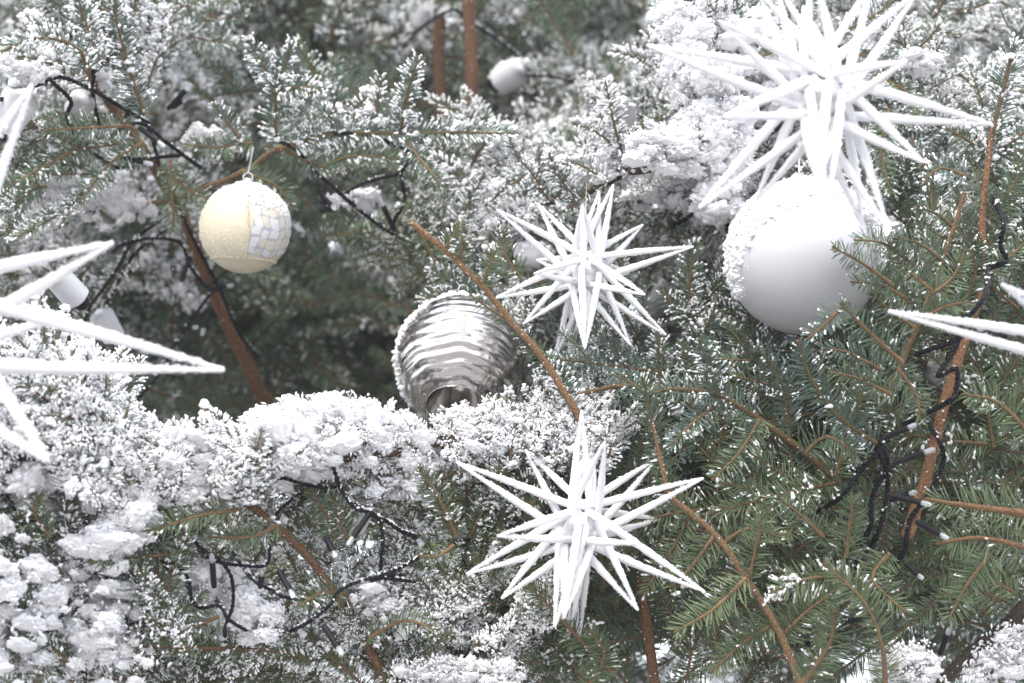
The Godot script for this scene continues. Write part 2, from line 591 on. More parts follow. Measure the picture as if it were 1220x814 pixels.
# ------------------------------------------------------------------ ornaments
# tips: x, y (pixels), depth share of the radius towards the eye (+) or away (-); the spread opens the two or three rods of a spike
func star(label: String, cx: float, cy: float, d: float, tips: Array, rod: float, open: float, snowy: float) -> void:
	var c := P(cx, cy, d)
	var root := thing("star_ornament", label, "star ornament", c, "white frosted starburst ornaments on the tree")
	var reach := 0.0
	for t in tips:
		reach = maxf(reach, Vector2(t[0] - cx, t[1] - cy).length())
	for t in tips:
		var dd: float = d - t[2] * reach * d / D0
		var tip := P(t[0], t[1], dd) - c
		var ax := tip.normalized()
		var view := (eye.origin - c).normalized()
		var lat := ax.cross(view)
		if lat.length() < 0.2:
			lat = eye.basis.x
		lat = (lat.normalized() + rdir() * 0.25)
		lat = (lat - ax * lat.dot(ax)).normalized()
		var nrm := ax.cross(lat)
		var mb := Mb.new()
		var ln := tip.length()
		var n: int = t[3] if t.size() > 3 else 2
		var op: float = open * (t[4] if t.size() > 4 else 1.0)
		for k in n:
			var off: Vector3
			if n == 2:
				off = lat * (op if k == 0 else -op) + nrm * R(-0.15, 0.15) * op
			else:
				var a: float = TAU * k / n + 0.4
				off = (lat * cos(a) + nrm * sin(a)) * op
			var start := ax * (0.06 * reach * d / D0) + off
			var pts := PackedVector3Array()
			var rad := PackedFloat32Array()
			var m := maxi(10, int(ln / 0.0055))
			var bow := off.normalized() * ln * 0.004
			for j in m + 1:
				var u := float(j) / m
				pts.append(start.lerp(tip, u) + bow * sin(u * PI))
				var prof := lerpf(0.92, 1.0, smoothstep(0.0, 0.3, u)) * lerpf(1.0, 0.33, smoothstep(0.35, 1.0, u))
				rad.append(rod * prof)
			mb.tube(pts, rad, 8, Color(0.78, 0.78, 0.79), Color(0.78, 0.78, 0.79), 0.34, noise)
			for j in int(ln * 1500.0 * snowy):
				var u := R(0.05, 0.95)
				var p := start.lerp(tip, u) + bow * sin(u * PI)
				var e := rdir()
				if e.y < -0.1 and rng.randf() < 0.75:
					e.y = -e.y
				var pt := p + (e - ax * e.dot(ax)).normalized() * rod * 0.85 * lerpf(1.0, 0.5, smoothstep(0.6, 1.0, u))
				var z := R(0.0004, 0.0010) * rod / 0.0053
				if rng.randf() < 0.03:
					z *= R(1.6, 2.6)
				var h := e.cross(Vector3(0.6, 0.2, 0.7)).normalized()
				mb.grain(pt, e * z, h * z, e.cross(h) * z * 1.2, snow_color())
		node("spike", mesh_of(mb, mats.star), root)
	var hub := Mb.new()
	var hr := open * 1.15
	hub.blob(lumps[4], Vector3.ZERO, Basis.from_scale(Vector3.ONE * hr), Color(0.78, 0.78, 0.79))
	node("hub", mesh_of(hub, mats.star), root)
	var th := Mb.new()
	th.tube(PackedVector3Array([Vector3(0, hr * 0.5, 0), Vector3(0.003, reach * d / D0 * 0.7, -0.012), Vector3(0.006, reach * d / D0 * 1.5, -0.03)]), PackedFloat32Array([0.0004, 0.0004, 0.0004]), 5, Color.WHITE, Color.WHITE, 0.0, noise)
	node("thread", mesh_of(th, mats.thread), root)

func crust(root: Node3D, r: float, count: int, dir: Vector3, spread: float, lo: float, hi: float) -> void:
	var mb := Mb.new()
	for k in count:
		var e := (dir + rdir() * spread).normalized()
		var z := lerpf(lo, hi, pow(rng.randf(), 3.0))
		var b := Basis(rdir(), R(0, TAU)) * Basis.from_scale(Vector3(R(0.8, 1.5), R(0.6, 1.0), R(0.8, 1.3)) * z)
		mb.blob(lumps[rng.randi() % 4], e * (r + z * 0.15), b, snow_color())
	var o := node("snow", mesh_of(mb, mats.snow), root)
	o.set_meta("kind", "stuff")

# snow sticking round the rim that the eye sees: angles round the ball (degrees, 90 is up), lift towards the eye
func rim_crust(root: Node3D, r: float, count: int, a0: float, a1: float, b0: float, b1: float, lo: float, hi: float) -> void:
	var mb := Mb.new()
	var mid := (a0 + a1) * 0.5
	for k in count:
		var a := R(a0, a1)
		var share := 1.0 - pow(absf(a - mid) / ((a1 - a0) * 0.5), 2.0)
		var b := deg_to_rad(lerpf(b0, b1 * (0.35 + 0.65 * share) + 14.0 * noise.get_noise_2d(a * 1.5, r * 999.0), pow(rng.randf(), 0.85)))
		a = deg_to_rad(a)
		var e := eye.basis * Vector3(cos(a) * cos(b), sin(a) * cos(b), sin(b))
		var z := lerpf(lo, hi, pow(rng.randf(), 4.0))
		var bs := Basis(rdir(), R(0, TAU)) * Basis.from_scale(Vector3(R(0.8, 1.5), R(0.6, 1.0), R(0.8, 1.3)) * z)
		mb.blob(lumps[rng.randi() % 4], e * (r + z * 0.1), bs, snow_color())
		for q in 3:
			var e2 := (e + rdir() * 0.07).normalized()
			var z2 := R(0.35, 0.9) * 0.001
			var g := Basis(rdir(), R(0, TAU))
			mb.grain(e2 * (r + z2 * 0.3), g.x * z2, g.y * z2, g.z * z2, snow_color())
	var o := node("snow", mesh_of(mb, mats.snow), root)
	o.set_meta("kind", "stuff")

func cap_and_loop(root: Node3D, r: float, axis: Vector3, mat_cap: Material, thread: float) -> void:
	var mb := Mb.new()
	mb.tube(PackedVector3Array([axis * (r - 0.003), axis * (r + 0.009)]), PackedFloat32Array([0.009, 0.0085]), 16, Color.WHITE, Color.WHITE, 0.0, noise)
	node("cap", mesh_of(mb, mat_cap), root)
	var lp := Mb.new()
	var side := axis.cross(Vector3(0, 0, 1)).normalized()
	var pts := PackedVector3Array()
	var rad := PackedFloat32Array()
	for k in 17:
		var a := TAU * k / 16.0
		pts.append(axis * (r + 0.0145) + (side * cos(a) + axis * sin(a)) * 0.006)
		rad.append(0.0009)
	lp.tube(pts, rad, 6, Color.WHITE, Color.WHITE, 0.0, noise, false)
	node("loop", mesh_of(lp, mat_cap), root)
	if thread > 0.0:
		var th := Mb.new()
		th.tube(PackedVector3Array([axis * (r + 0.02), axis * (r + 0.02) + Vector3(0.004, thread, -0.004)]), PackedFloat32Array([0.0012, 0.0012]), 6, Color.WHITE, Color.WHITE, 0.0, noise)
		node("thread", mesh_of(th, mats.thread), root)

func cream_ball() -> void:
	var d := 2.55
	var c := P(292, 272, d)
	var r := 54.0 * d / D0
	var root := thing("ball_ornament", "cream ball ornament with a mosaic of white tiles on one side", "ball ornament", c, "")
	node("shell", mesh_of(sphere_mb(r, 64, 40, Color.WHITE), mats.cream), root)
	# own axes: front to the eye
	var f := (eye.origin - c).normalized()
	var x := Vector3.UP.cross(f).normalized()
	var y := f.cross(x)
	var at := func(lon: float, lat: float, rr: float) -> Vector3:
		return (x * (sin(lon) * cos(lat)) + y * sin(lat) + f * (cos(lon) * cos(lat))) * rr
	var lons := [0.12, 0.34, 0.52, 0.80, 1.02, 1.24, 1.46]
	var lats := [-0.62, -0.44, -0.18, 0.02, 0.30, 0.52, 0.78, 1.05]
	var k := 0
	for i in lons.size() - 1:
		for j in lats.size() - 1:
			k += 1
			var mb := Mb.new()
			var g := 0.011
			var nn := 5
			for a in nn + 1:
				for b in nn + 1:
					var u := lerpf(lons[i] + g, lons[i + 1] - g, float(a) / nn)
					var w := lerpf(lats[j] + g, lats[j + 1] - g, float(b) / nn)
					u += 0.05 * sin(w * 5.0 + 1.0) + 0.02 * sin(w * 17.0 + i)
					w += 0.04 * sin(u * 6.0 + 0.5) + 0.02 * sin(u * 15.0 + j * 2.0)
					var edge: bool = a == 0 or b == 0 or a == nn or b == nn
					mb.v.append(at.call(u, w, r + (0.0002 if edge else 0.0011)))
					mb.n.append(at.call(u, w, 1.0))
					mb.c.append(Color.WHITE)
			stitch(mb, nn, nn)
			var white := (i * 3 + j * 5 + (i * j) % 3) % 5 < 3
			node("tile", mesh_of(mb, mats.tile_white if white else mats.tile_cream), root)
	# grey grout between the tiles
	var gm := Mb.new()
	var nu := 20
	for a in nu + 1:
		for b in nu + 1:
			var u := lerpf(0.12, 1.44, float(a) / nu)
			var w := lerpf(-0.63, 1.04, float(b) / nu)
			u += 0.05 * sin(w * 5.0 + 1.0)
			w += 0.04 * sin(u * 6.0 + 0.5)
			gm.v.append(at.call(u, w, r + 0.00035))
			gm.n.append(at.call(u, w, 1.0))
			gm.c.append(Color.WHITE)
	stitch(gm, nu, nu)
	node("grout", mesh_of(gm, mats.grout), root)
	# beaded seams: one from pole to pole, one round the lower cap
	for s in 2:
		var mb := Mb.new()
		for q in (64 if s == 0 else 90):
			var p: Vector3
			if s == 0:
				p = at.call(0.04 + 0.04 * sin(q * 0.1), lerpf(-0.75, 1.45, q / 63.0), r + 0.0004)
			else:
				p = at.call(TAU * q / 90.0, -0.80 + 0.10 * cos(TAU * q / 90.0), r + 0.0004)
			var z := R(0.0011, 0.0017)
			mb.blob(lumps[0], p, Basis(rdir(), R(0, TAU)).scaled(Vector3.ONE * z), Color.WHITE)
		node("seam", mesh_of(mb, mats.cream), root)
	# sugary grit
	var gr := Mb.new()
	for q in 1500:
		var e: Vector3 = at.call(R(-2.2, 0.1), R(-0.75, 1.4), r)
		var z := R(0.0004, 0.0009)
		var b := Basis(rdir(), R(0, TAU))
		gr.grain(e, b.x * z, b.y * z, b.z * z, Color.WHITE)
	var go := node("grit", mesh_of(gr, mats.cream_grit), root)
	go.set_meta("kind", "stuff")
	rim_crust(root, r + 0.001, 700, 15, 100, -20, 55, 0.0004, 0.0018)
	rim_crust(root, r, 160, 80, 200, -20, 10, 0.0006, 0.0018)
	cap_and_loop(root, r, Vector3.UP, mats.silver_dull, 0.04)

func white_ball() -> void:
	var d := 2.42
	var c := P(958, 307, d)
	var r := 92.0 * d / D0
	var root := thing("ball_ornament", "large plain white satin ball with crusted snow on its crown", "ball ornament", c, "")
	node("shell", mesh_of(sphere_mb(r, 96, 64, Color.WHITE), mats.pearl), root)
	rim_crust(root, r, 3600, 45, 212, -25, 44, 0.0006, 0.0042)
	rim_crust(root, r, 900, 35, 100, -35, 12, 0.0012, 0.006)
	cap_and_loop(root, r, Vector3.UP, mats.silver_dull, 0.05)

func silver_ball() -> void:
	var d := 2.52
	var c := P(551, 430, d)
	var r := 79.0 * d / D0
	var root := thing("ball_ornament", "ribbed mirrored silver bauble resting behind the snowy bough", "ball ornament", c, "")
	var mb := Mb.new()
	var seg := 220
	var rings := 300
	for j in rings + 1:
		var b := PI * j / rings
		for k in seg + 1:
			var a := TAU * k / seg
			var wob := 0.06 * sin(a * 5.0 + 1.0) + 0.05 * sin(a * 9.0 + b * 3.0) + 0.02 * sin(a * 16.0 + b * 7.0)
			var rib := sin((b + wob * 0.22) * 38.0) * smoothstep(0.06, 0.3, b) * smoothstep(0.06, 0.3, PI - b)
			var rr := r * (1.0 + 0.0085 * rib * (0.75 + 0.25 * sin(a * 6.0 + b * 5.0)) + 0.005 * sin(a * 5.0 + b * 4.0))
			var dir := Vector3(sin(b) * cos(a), cos(b) * 1.0, sin(b) * sin(a))
			var pos := dir * rr
			var low := (PI - b) / 0.46
			if low < 1.0:                # hollow round the lower pole
				pos.y = -cos(0.46) * rr + 0.6 * r * (1.0 - low * low)
			mb.v.append(pos)
			mb.n.append(dir)
			mb.c.append(Color.WHITE)
	stitch(mb, rings, seg)
	mb.n = soft_normals(mb.v, mb.i)
	for j in rings + 1:           # close the seam
		var a := j * (seg + 1)
		var nn := (mb.n[a] + mb.n[a + seg]).normalized()
		mb.n[a] = nn
		mb.n[a + seg] = nn
	var o := node("shell", mesh_of(mb, mats.chrome), root)
	# hangs plumb, knocked a little askew
	o.rotation = Vector3(-0.36, 0, -0.08)
	rim_crust(root, r * 1.01, 700, 95, 225, -25, 14, 0.0010, 0.0042)
	rim_crust(root, r * 1.01, 160, 60, 120, -25, 8, 0.0010, 0.003)
	cap_and_loop(root, r, Vector3.UP, mats.silver_dull, 0.0)

# white frosted lamp covers of the light chain: a blunt cone; from the wide end to the socket
func cover(label: String, x0: float, y0: float, x1: float, y1: float, d: float, r0: float, r1: float, snowy: float) -> void:
	var a := P(x0, y0, d)
	var b := P(x1, y1, d + 0.02)
	var root := thing("lamp_cover", label, "lamp cover", a, "white frosted lamp covers of the light chains")
	var mb := Mb.new()
	var ax := b - a
	var pts := PackedVector3Array()
	var rad := PackedFloat32Array()
	for k in 15:
		var t := k / 14.0
		pts.append(ax * t)
		rad.append(lerpf(r0, r1, t) * sqrt(clampf(1.0 - pow(maxf(0.0, 0.14 - t) / 0.14, 2.0) * 0.75, 0.05, 1.0)))
	mb.tube(pts, rad, 20, Color.WHITE, Color.WHITE, 0.03, noise)
	node("cover", mesh_of(mb, mats.frosted), root)
	var so := Mb.new()
	so.tube(PackedVector3Array([ax, ax * 1.32]), PackedFloat32Array([r1 * 0.75, r1 * 0.5]), 12, Color.WHITE, Color.WHITE, 0.0, noise)
	node("socket", mesh_of(so, mats.cable), root)
	if snowy > 0.0:
		var sn := Mb.new()
		for k in int(90 * snowy):
			var p := ax * R(0.0, 1.0)
			var e := (rdir() + Vector3.UP * 1.1).normalized()
			var z := R(0.0015, 0.006)
			var bs := Basis(rdir(), R(0, TAU)) * Basis.from_scale(Vector3(R(0.8, 1.4), R(0.6, 1.0), R(0.8, 1.3)) * z)
			sn.blob(lumps[rng.randi() % 4], p + e * r0 * 0.85, bs, snow_color())
		var o := node("snow", mesh_of(sn, mats.snow), root)
		o.set_meta("kind", "stuff")

# a chain of twisted black wires with small clear lamps; lamps: x, y, x to, y to, depth
func chain(label: String, paths: Array, lamps: Array, thick := 0.0019, frost := 0.3) -> void:
	var r := thick * 0.78
	var first: Array = paths[0]
	var at := P(first[0][0][0], first[0][0][1], first[1])
	var root := thing("light_chain", label, "light chain", at, "black light chains wound through the fir")
	for pth in paths:
		var line := px_path(pth[0], pth[1], pth[2])
		var away := -eye.basis.z
		var head: Vector3 = line[0]
		var tail: Vector3 = line[line.size() - 1]
		line.push_front(head + (head - (line[1] as Vector3)).normalized() * 0.04 + away * 0.10)
		line.push_back(tail + (tail - (line[line.size() - 2] as Vector3)).normalized() * 0.04 + away * 0.10)
		var pts := smooth_path(line, 0.0035)
		var mb := Mb.new()
		for strand in 2:
			var tw := PackedVector3Array()
			var rad := PackedFloat32Array()
			var run := 0.0
			for k in pts.size():
				var t := (pts[mini(k + 1, pts.size() - 1)] - pts[maxi(k - 1, 0)]).normalized()
				var u := t.cross(Vector3(0.2, 0.3, 0.93)).normalized()
				var w := t.cross(u)
				if k > 0:
					run += pts[k].distance_to(pts[k - 1])
				var a := run * 520.0 + PI * strand
				tw.append(pts[k] + (u * cos(a) + w * sin(a)) * r * 0.85 - at)
				rad.append(r)
			mb.tube(tw, rad, 6, Color.WHITE, Color.WHITE, 0.0, noise)
		node("wire", mesh_of(mb, mats.cable), root)
		if frost > 0.0:
			var sn := Mb.new()
			for k in int(pts.size() * frost * 2.0):
				var p := pts[rng.randi() % pts.size()] - at
				var z := R(0.0008, 0.0026)
				var e := rdir()
				var h := e.cross(Vector3(0.3, 0.2, 0.8)).normalized()
				sn.grain(p + (Vector3.UP + rdir() * 0.8).normalized() * r * 1.7, e * z, h * z, e.cross(h) * z, snow_color())
			var o := node("snow", mesh_of(sn, mats.snow), root)
			o.set_meta("kind", "stuff")
	for l in lamps:
		var a := P(l[0], l[1], l[4]) - at
		var b := P(l[2], l[3], l[4] - 0.02) - at
		var mb := Mb.new()
		mb.tube(PackedVector3Array([a, a.lerp(b, 0.08), a.lerp(b, 0.72), a.lerp(b, 0.76)]), PackedFloat32Array([0.0026, 0.0034, 0.0034, 0.0029]), 12, Color.WHITE, Color.WHITE, 0.0, noise)
		var lamp := node("lamp", mesh_of(mb, mats.cable), root)
		var tip := Mb.new()
		tip.tube(PackedVector3Array([a.lerp(b, 0.75), a.lerp(b, 0.9), a.lerp(b, 0.98), b]), PackedFloat32Array([0.0029, 0.0030, 0.0026, 0.0014]), 12, Color.WHITE, Color.WHITE, 0.0, noise)
		node("bulb", mesh_of(tip, mats.bulb), lamp)

# ------------------------------------------------------------------ the scene
func _ready() -> void:
	rng.seed = 20241
	noise.seed = 7
	noise.frequency = 0.16
	noise.fractal_octaves = 3

	# camera: looks up into the boughs
	var cam := Camera3D.new()
	cam.name = "camera"
	add_child(cam)
	cam.position = Vector3(0.55, 1.6, 3.75)
	cam.rotation_degrees = Vector3(22, 0, 0)
	var lens := CameraAttributesPhysical.new()
	lens.frustum_focal_length = 12.0 / tan(deg_to_rad(19.25) / 2.0)
	lens.exposure_aperture = 2.8
	lens.frustum_focus_distance = 2.36
	lens.frustum_near = 0.05
	lens.frustum_far = 400.0
	cam.attributes = lens
	cam.fov = 19.25
	cam.near = 0.05
	cam.far = 400.0
	cam.current = true
	eye = cam.transform

	# overcast winter daylight
	var env := Environment.new()
	env.background_mode = Environment.BG_SKY
	var sky := Sky.new()
	var sm := ProceduralSkyMaterial.new()
	sm.sky_top_color = Color(0.912, 0.932, 0.985)
	sm.sky_horizon_color = Color(0.92, 0.935, 0.965)
	sm.ground_horizon_color = Color(0.80, 0.80, 0.80)
	sm.ground_bottom_color = Color(0.62, 0.60, 0.58)
	sm.sun_angle_max = 1.0
	sky.sky_material = sm
	env.sky = sky
	env.background_energy_multiplier = 1.15
	env.tonemap_mode = Environment.TONE_MAPPER_LINEAR
	env.tonemap_exposure = 2.75
	# thin winter mist between the boughs
	env.fog_enabled = true
	env.fog_density = 0.006
	env.fog_light_color = Color(0.98, 0.98, 1.0)
	env.sdfgi_enabled = true
	env.ssao_enabled = true
	env.ssil_enabled = true
	var we := WorldEnvironment.new()
	we.name = "environment"
	we.environment = env
	add_child(we)
	var sun := DirectionalLight3D.new()
	sun.name = "sun"
	sun.light_energy = 0.5
	sun.light_color = Color(1.0, 0.975, 0.94)
	sun.light_angular_distance = 24.0
	sun.shadow_enabled = true
	sun.rotation_degrees = Vector3(-44, -22, 0)
	add_child(sun)

	make_materials()
	for k in 4:
		lumps.append(lumpy(1, 0.5, 0.9, 30 + k))
	for k in 6:
		lumps.append(lumpy(2, 0.5, 1.3, 50 + k))
	make_chunks()

	# ground: a paved square under thin trodden snow
	var gp := PlaneMesh.new()
	gp.size = Vector2(300, 300)
	var ground := node("ground", gp, self, mats.ground)
	ground.set_meta("kind", "structure")

	tree = thing("fir_tree", "large living fir flocked with snow and hung with white ornaments", "fir tree", Vector3.ZERO)
	build_tree()
	build_ornaments()
	print("part shoots ", part_shoots)

func make_materials() -> void:
	var snow_n := noise_tex(0.045, Color.BLACK, Color.WHITE, 3, true, 7.0)
	var fine := noise_tex(0.09, Color(0.8, 0.8, 0.8), Color(1, 1, 1), 4)
	var m := mat("needle", Color.WHITE, 0.55, true)
	m.metallic_specular = 0.35
	m.backlight_enabled = true
	m.backlight = Color(0.25, 0.28, 0.16)
	m = mat("twig", Color.WHITE, 0.85, true)
	triplanar(m, noise_tex(0.04, Color(0.42, 0.4, 0.38), Color(1, 1, 1), 11), null, 26.0)
	m = mat("bark", Color.WHITE, 0.9, true)
	triplanar(m, noise_tex(0.04, Color(0.40, 0.37, 0.35), Color(1.0, 1.0, 1.0), 12), noise_tex(0.05, Color.BLACK, Color.WHITE, 13, true, 10.0), 14.0, 1.0)
	m = mat("snow_grain", Color.WHITE, 1.0, true)
	m.metallic_specular = 0.2
	m = mat("snow", Color.WHITE, 1.0, true)
	m.metallic_specular = 0.2
	triplanar(m, null, snow_n, 22.0, 1.0)
	m = mat("star", Color.WHITE, 0.85, true)
	m.metallic_specular = 0.3
	triplanar(m, null, snow_n, 30.0, 0.6)
	m = mat("cream", Color(0.74, 0.67, 0.50), 0.6)
	triplanar(m, fine, snow_n, 20.0, 0.35)
	mat("cream_grit", Color(0.84, 0.79, 0.63), 0.6)
	m = mat("tile_white", Color(0.78, 0.77, 0.77), 0.4)
	triplanar(m, fine, null, 25.0)
	m = mat("tile_cream", Color(0.72, 0.67, 0.55), 0.4)
	triplanar(m, fine, null, 25.0)
	mat("grout", Color(0.38, 0.38, 0.41), 0.8)
	m = mat("pearl", Color(0.52, 0.52, 0.54), 0.5)
	m.metallic = 0.25
	m = mat("chrome", Color(0.54, 0.51, 0.49), 0.13)
	m.metallic = 1.0
	m = mat("silver_dull", Color(0.6, 0.6, 0.6), 0.35)
	m.metallic = 1.0
	mat("thread", Color(0.5, 0.5, 0.52), 0.7)
	m = mat("frosted", Color(0.60, 0.60, 0.61), 0.45)
	m.backlight_enabled = true
	m.backlight = Color(0.4, 0.4, 0.4)
	m = mat("cable", Color(0.008, 0.008, 0.011), 0.5)
	m.metallic_specular = 0.3
	m = mat("bulb", Color(0.92, 0.95, 1.0), 0.16)
	m.albedo_color.a = 0.25
	m.refraction_enabled = true
	m.refraction_scale = 0.05
	m = mat("ground", Color(0.42, 0.42, 0.42), 0.95)
	m.uv1_world_triplanar = true
	triplanar(m, noise_tex(0.01, Color(0.6, 0.58, 0.56), Color(1, 1, 1), 21), null, 0.4)

func build_ornaments() -> void:
	cream_ball()
	silver_ball()
	white_ball()
	star("white starburst ornament hanging over the green needles below the snowy bough", 692, 625, 2.30, [
		[544, 551, -0.1], [626, 536, -0.35], [693, 489, -0.15, 2, 0.7], [706, 504, -0.4, 2, 0.7], [721, 526, 0.3], [783, 547, -0.3], [838, 570, 0.1], [786, 619, -0.6],
		[759, 648, 0.75], [839, 705, 0.05], [760, 727, 0.25], [661, 746, 0.35, 3, 1.3], [672, 735, 0.6, 3, 1.2], [677, 761, -0.35, 2, 0.6], [690, 763, -0.5, 2, 0.6], [598, 713, 0.1], [556, 684, 0.0], [593, 639, 0.55]], 0.0047, 0.0165, 1.0)
	star("small white starburst ornament beside the bare brown twig and ribbed silver bauble", 697, 322, 2.42, [
		[592, 250, 0.1], [641, 243, -0.3], [694, 244, 0.2, 3, 1.2], [714, 228, -0.1], [731, 220, 0.0], [766, 268, -0.2], [826, 294, 0.1], [749, 326, -0.5], [768, 351, 0.5],
		[793, 399, 0.0], [751, 411, 0.1], [697, 415, 0.5, 4, 1.3], [677, 428, -0.35, 2, 0.6], [660, 430, -0.2, 2, 0.6], [625, 385, 0.15], [591, 355, 0.2], [637, 326, 0.55], [640, 310, -0.6]], 0.0042, 0.014, 1.0)
	star("largest white starburst ornament in front of the plain white ball", 981, 113, 2.08, [
		[771, 54, 0.0], [857, 25, 0.2], [902, -12, 0.1], [925, -18, -0.2], [957, 8, -0.5], [968, -40, 0.1], [1038, -18, -0.3], [1094, -10, 0.0], [1080, 73, 0.5], [1181, 148, 0.0],
		[1100, 193, 0.25], [1059, 275, 0.1], [1028, 268, -0.2], [987, 236, 0.45, 4, 1.3], [974, 217, 0.6, 3, 1.2], [900, 240, -0.1], [834, 247, 0.05], [864, 139, 0.5]], 0.0051, 0.0185, 0.8)
	star("thick-rodded white starburst ornament over the snow heap near the cream ball", -112, 385, 2.02, [
		[134, 290, 0.1], [266, 441, 0.1, 2, 1.25], [38, 102, 0.0], [79, 377, -0.75], [56, 548, 0.85, 2, 1.2], [-300, 200, 0.2], [-420, 420, 0.0], [-110, 100, 0.5], [-250, 620, 0.2], [-60, 690, 0.0], [-60, 360, 0.95, 3], [-200, 60, -0.3], [-320, 560, -0.5]], 0.0074, 0.031, 0.9)
	star("white starburst ornament pointing over the brown stem wound with black cable", 1342, 432, 2.10, [
		[1059, 371, 0.1, 2, 0.8], [1194, 339, 0.4, 2, 0.9], [1310, 190, 0.1], [1450, 230, 0.0], [1560, 420, 0.1], [1500, 600, 0.1], [1330, 690, 0.2], [1240, 610, -0.4], [1345, 420, 0.95, 3], [1400, 330, -0.6]], 0.0056, 0.0175, 0.8)

	cover("white conical lamp cover hanging beside the brown upright stems", 512, 12, 495, 36, 3.05, 0.020, 0.009, 0.0)
	cover("snow-crusted lamp cover standing off a snowy twig behind the small starburst", 620, 82, 595, 98, 2.95, 0.0215, 0.021, 0.7)
	cover("smooth white lamp cover between the two rods of the thick starburst", 68, 330, 92, 356, 2.45, 0.0165, 0.0175, 0.0)
	cover("pale lamp cover half hidden behind black cables in the dark hollow", 118, 372, 136, 402, 2.62, 0.017, 0.015, 0.0)
	cover("round white lamp cover under the arching brown twig", 100, 118, 88, 132, 2.50, 0.018, 0.013, 0.0)
	cover("large pale lamp cover behind the spike above the green sprays", 28, 112, 6, 150, 2.45, 0.024, 0.020, 0.2)
	cover("grey white lamp cover behind the lower spikes of the small starburst", 796, 345, 775, 370, 2.75, 0.017, 0.015, 0.5)
	cover("snowy lamp cover behind the left arms of the small starburst", 650, 306, 618, 304, 2.58, 0.017, 0.013, 0.6)
	cover("snow-dusted lamp cover at the tip of the frosted upright shoot", 742, 128, 750, 152, 2.6, 0.014, 0.012, 0.3)
	cover("white lamp cover beside the black cable knot on the brown stem", 1110, 434, 1136, 462, 2.46, 0.018, 0.014, 0.1)
	cover("round lamp cover among black wires above the dark hollow", 425, 238, 436, 250, 2.62, 0.013, 0.010, 0.2)
	cover("big rounded lamp cover caked in the lowest snow", 112, 712, 126, 754, 2.27, 0.025, 0.021, 0.6)
	cover("grey tube lamp cover hanging at the looped cable under the snowy bough", 436, 614, 424, 640, 2.33, 0.0075, 0.0065, 0.1)

	chain("black light chain knotted through the snowy lowest boughs", [
		[[[192, 668], [212, 674], [225, 692], [229, 716]], 2.25, 2.27], [[[236, 650], [262, 668], [276, 690], [277, 722], [268, 748]], 2.26, 2.28], [[[256, 668], [290, 674], [318, 672], [322, 640], [330, 612], [352, 592]], 2.27, 2.30],
		[[[240, 724], [262, 722], [274, 740]], 2.27, 2.26], [[[300, 690], [325, 704], [340, 712]], 2.26, 2.27], [[[54, 712], [58, 748], [70, 782]], 2.24, 2.24], [[[318, 572], [338, 570], [366, 578]], 2.28, 2.30], [[[366, 742], [392, 722], [410, 700], [470, 680]], 2.28, 2.3]],
		[[255, 700, 252, 660, 2.25], [332, 680, 350, 712, 2.25], [385, 745, 408, 780, 2.25], [310, 700, 312, 680, 2.25], [388, 640, 400, 664, 2.27], [84, 715, 64, 730, 2.23]])
	chain("black light chain looping down from the snowy bough past a grey tube", [[[[390, 535], [398, 560], [408, 586], [424, 606], [448, 614], [456, 640], [454, 684], [468, 690]], 2.30, 2.31], [[[432, 608], [462, 622], [480, 634]], 2.31, 2.34]], [[440, 612, 414, 650, 2.30], [470, 684, 430, 694, 2.31]], 0.0021, 0.6)
	chain("black light chain bound round the brown limb above the dark hollow", [
		[[[-10, 124], [22, 112], [48, 100], [72, 92], [104, 104], [128, 118]], 2.44, 2.5], [[[110, 106], [118, 80]], 2.5, 2.5], [[[148, 118], [166, 132], [180, 160], [190, 196], [214, 250], [238, 300], [262, 345], [284, 396]], 2.58, 2.8], [[[150, 150], [172, 148], [196, 168]], 2.55, 2.57], [[[115, 185], [140, 200], [165, 190]], 2.55, 2.57], [[[60, 95], [84, 120], [80, 140]], 2.46, 2.5]],
		[[150, 140, 162, 110, 2.54], [166, 152, 196, 175, 2.52], [200, 130, 228, 100, 2.56], [205, 128, 222, 118, 2.57], [140, 186, 182, 196, 2.55], [104, 94, 118, 78, 2.48]], 0.0024, 0.25)
	chain("thin black light chain trailing through the gap behind the thick starburst", [
		[[[158, 288], [140, 320], [122, 345], [104, 372], [100, 410]], 2.66, 2.64], [[[162, 300], [150, 320], [128, 360], [126, 384]], 2.68, 2.66], [[[150, 290], [185, 284], [215, 290], [228, 320]], 2.66, 2.72], [[[256, 345], [232, 376], [208, 412], [186, 450], [160, 482]], 2.78, 2.72], [[[60, 440], [90, 420], [104, 404]], 2.62, 2.64]],
		[[226, 306, 212, 346, 2.7], [252, 366, 240, 400, 2.76], [248, 346, 278, 340, 2.76], [212, 392, 236, 390, 2.74]], 0.0022, 0.3)
	chain("black light chain strung under the long level frosted spray", [
		[[[330, 168], [352, 178], [378, 206], [396, 222], [430, 252], [470, 280], [512, 300]], 2.58, 2.64], [[[420, 225], [446, 214], [476, 206], [490, 188]], 2.62, 2.64], [[[478, 210], [482, 240], [470, 262]], 2.63, 2.64], [[[400, 158], [440, 162], [470, 172]], 2.55, 2.56], [[[505, 30], [540, 12], [560, 26], [592, 46], [620, 70]], 2.98, 3.0], [[[628, 90], [660, 92], [700, 104]], 2.96, 2.98]],
		[[470, 275, 452, 236, 2.62], [382, 232, 400, 250, 2.6]], 0.0024, 0.45)
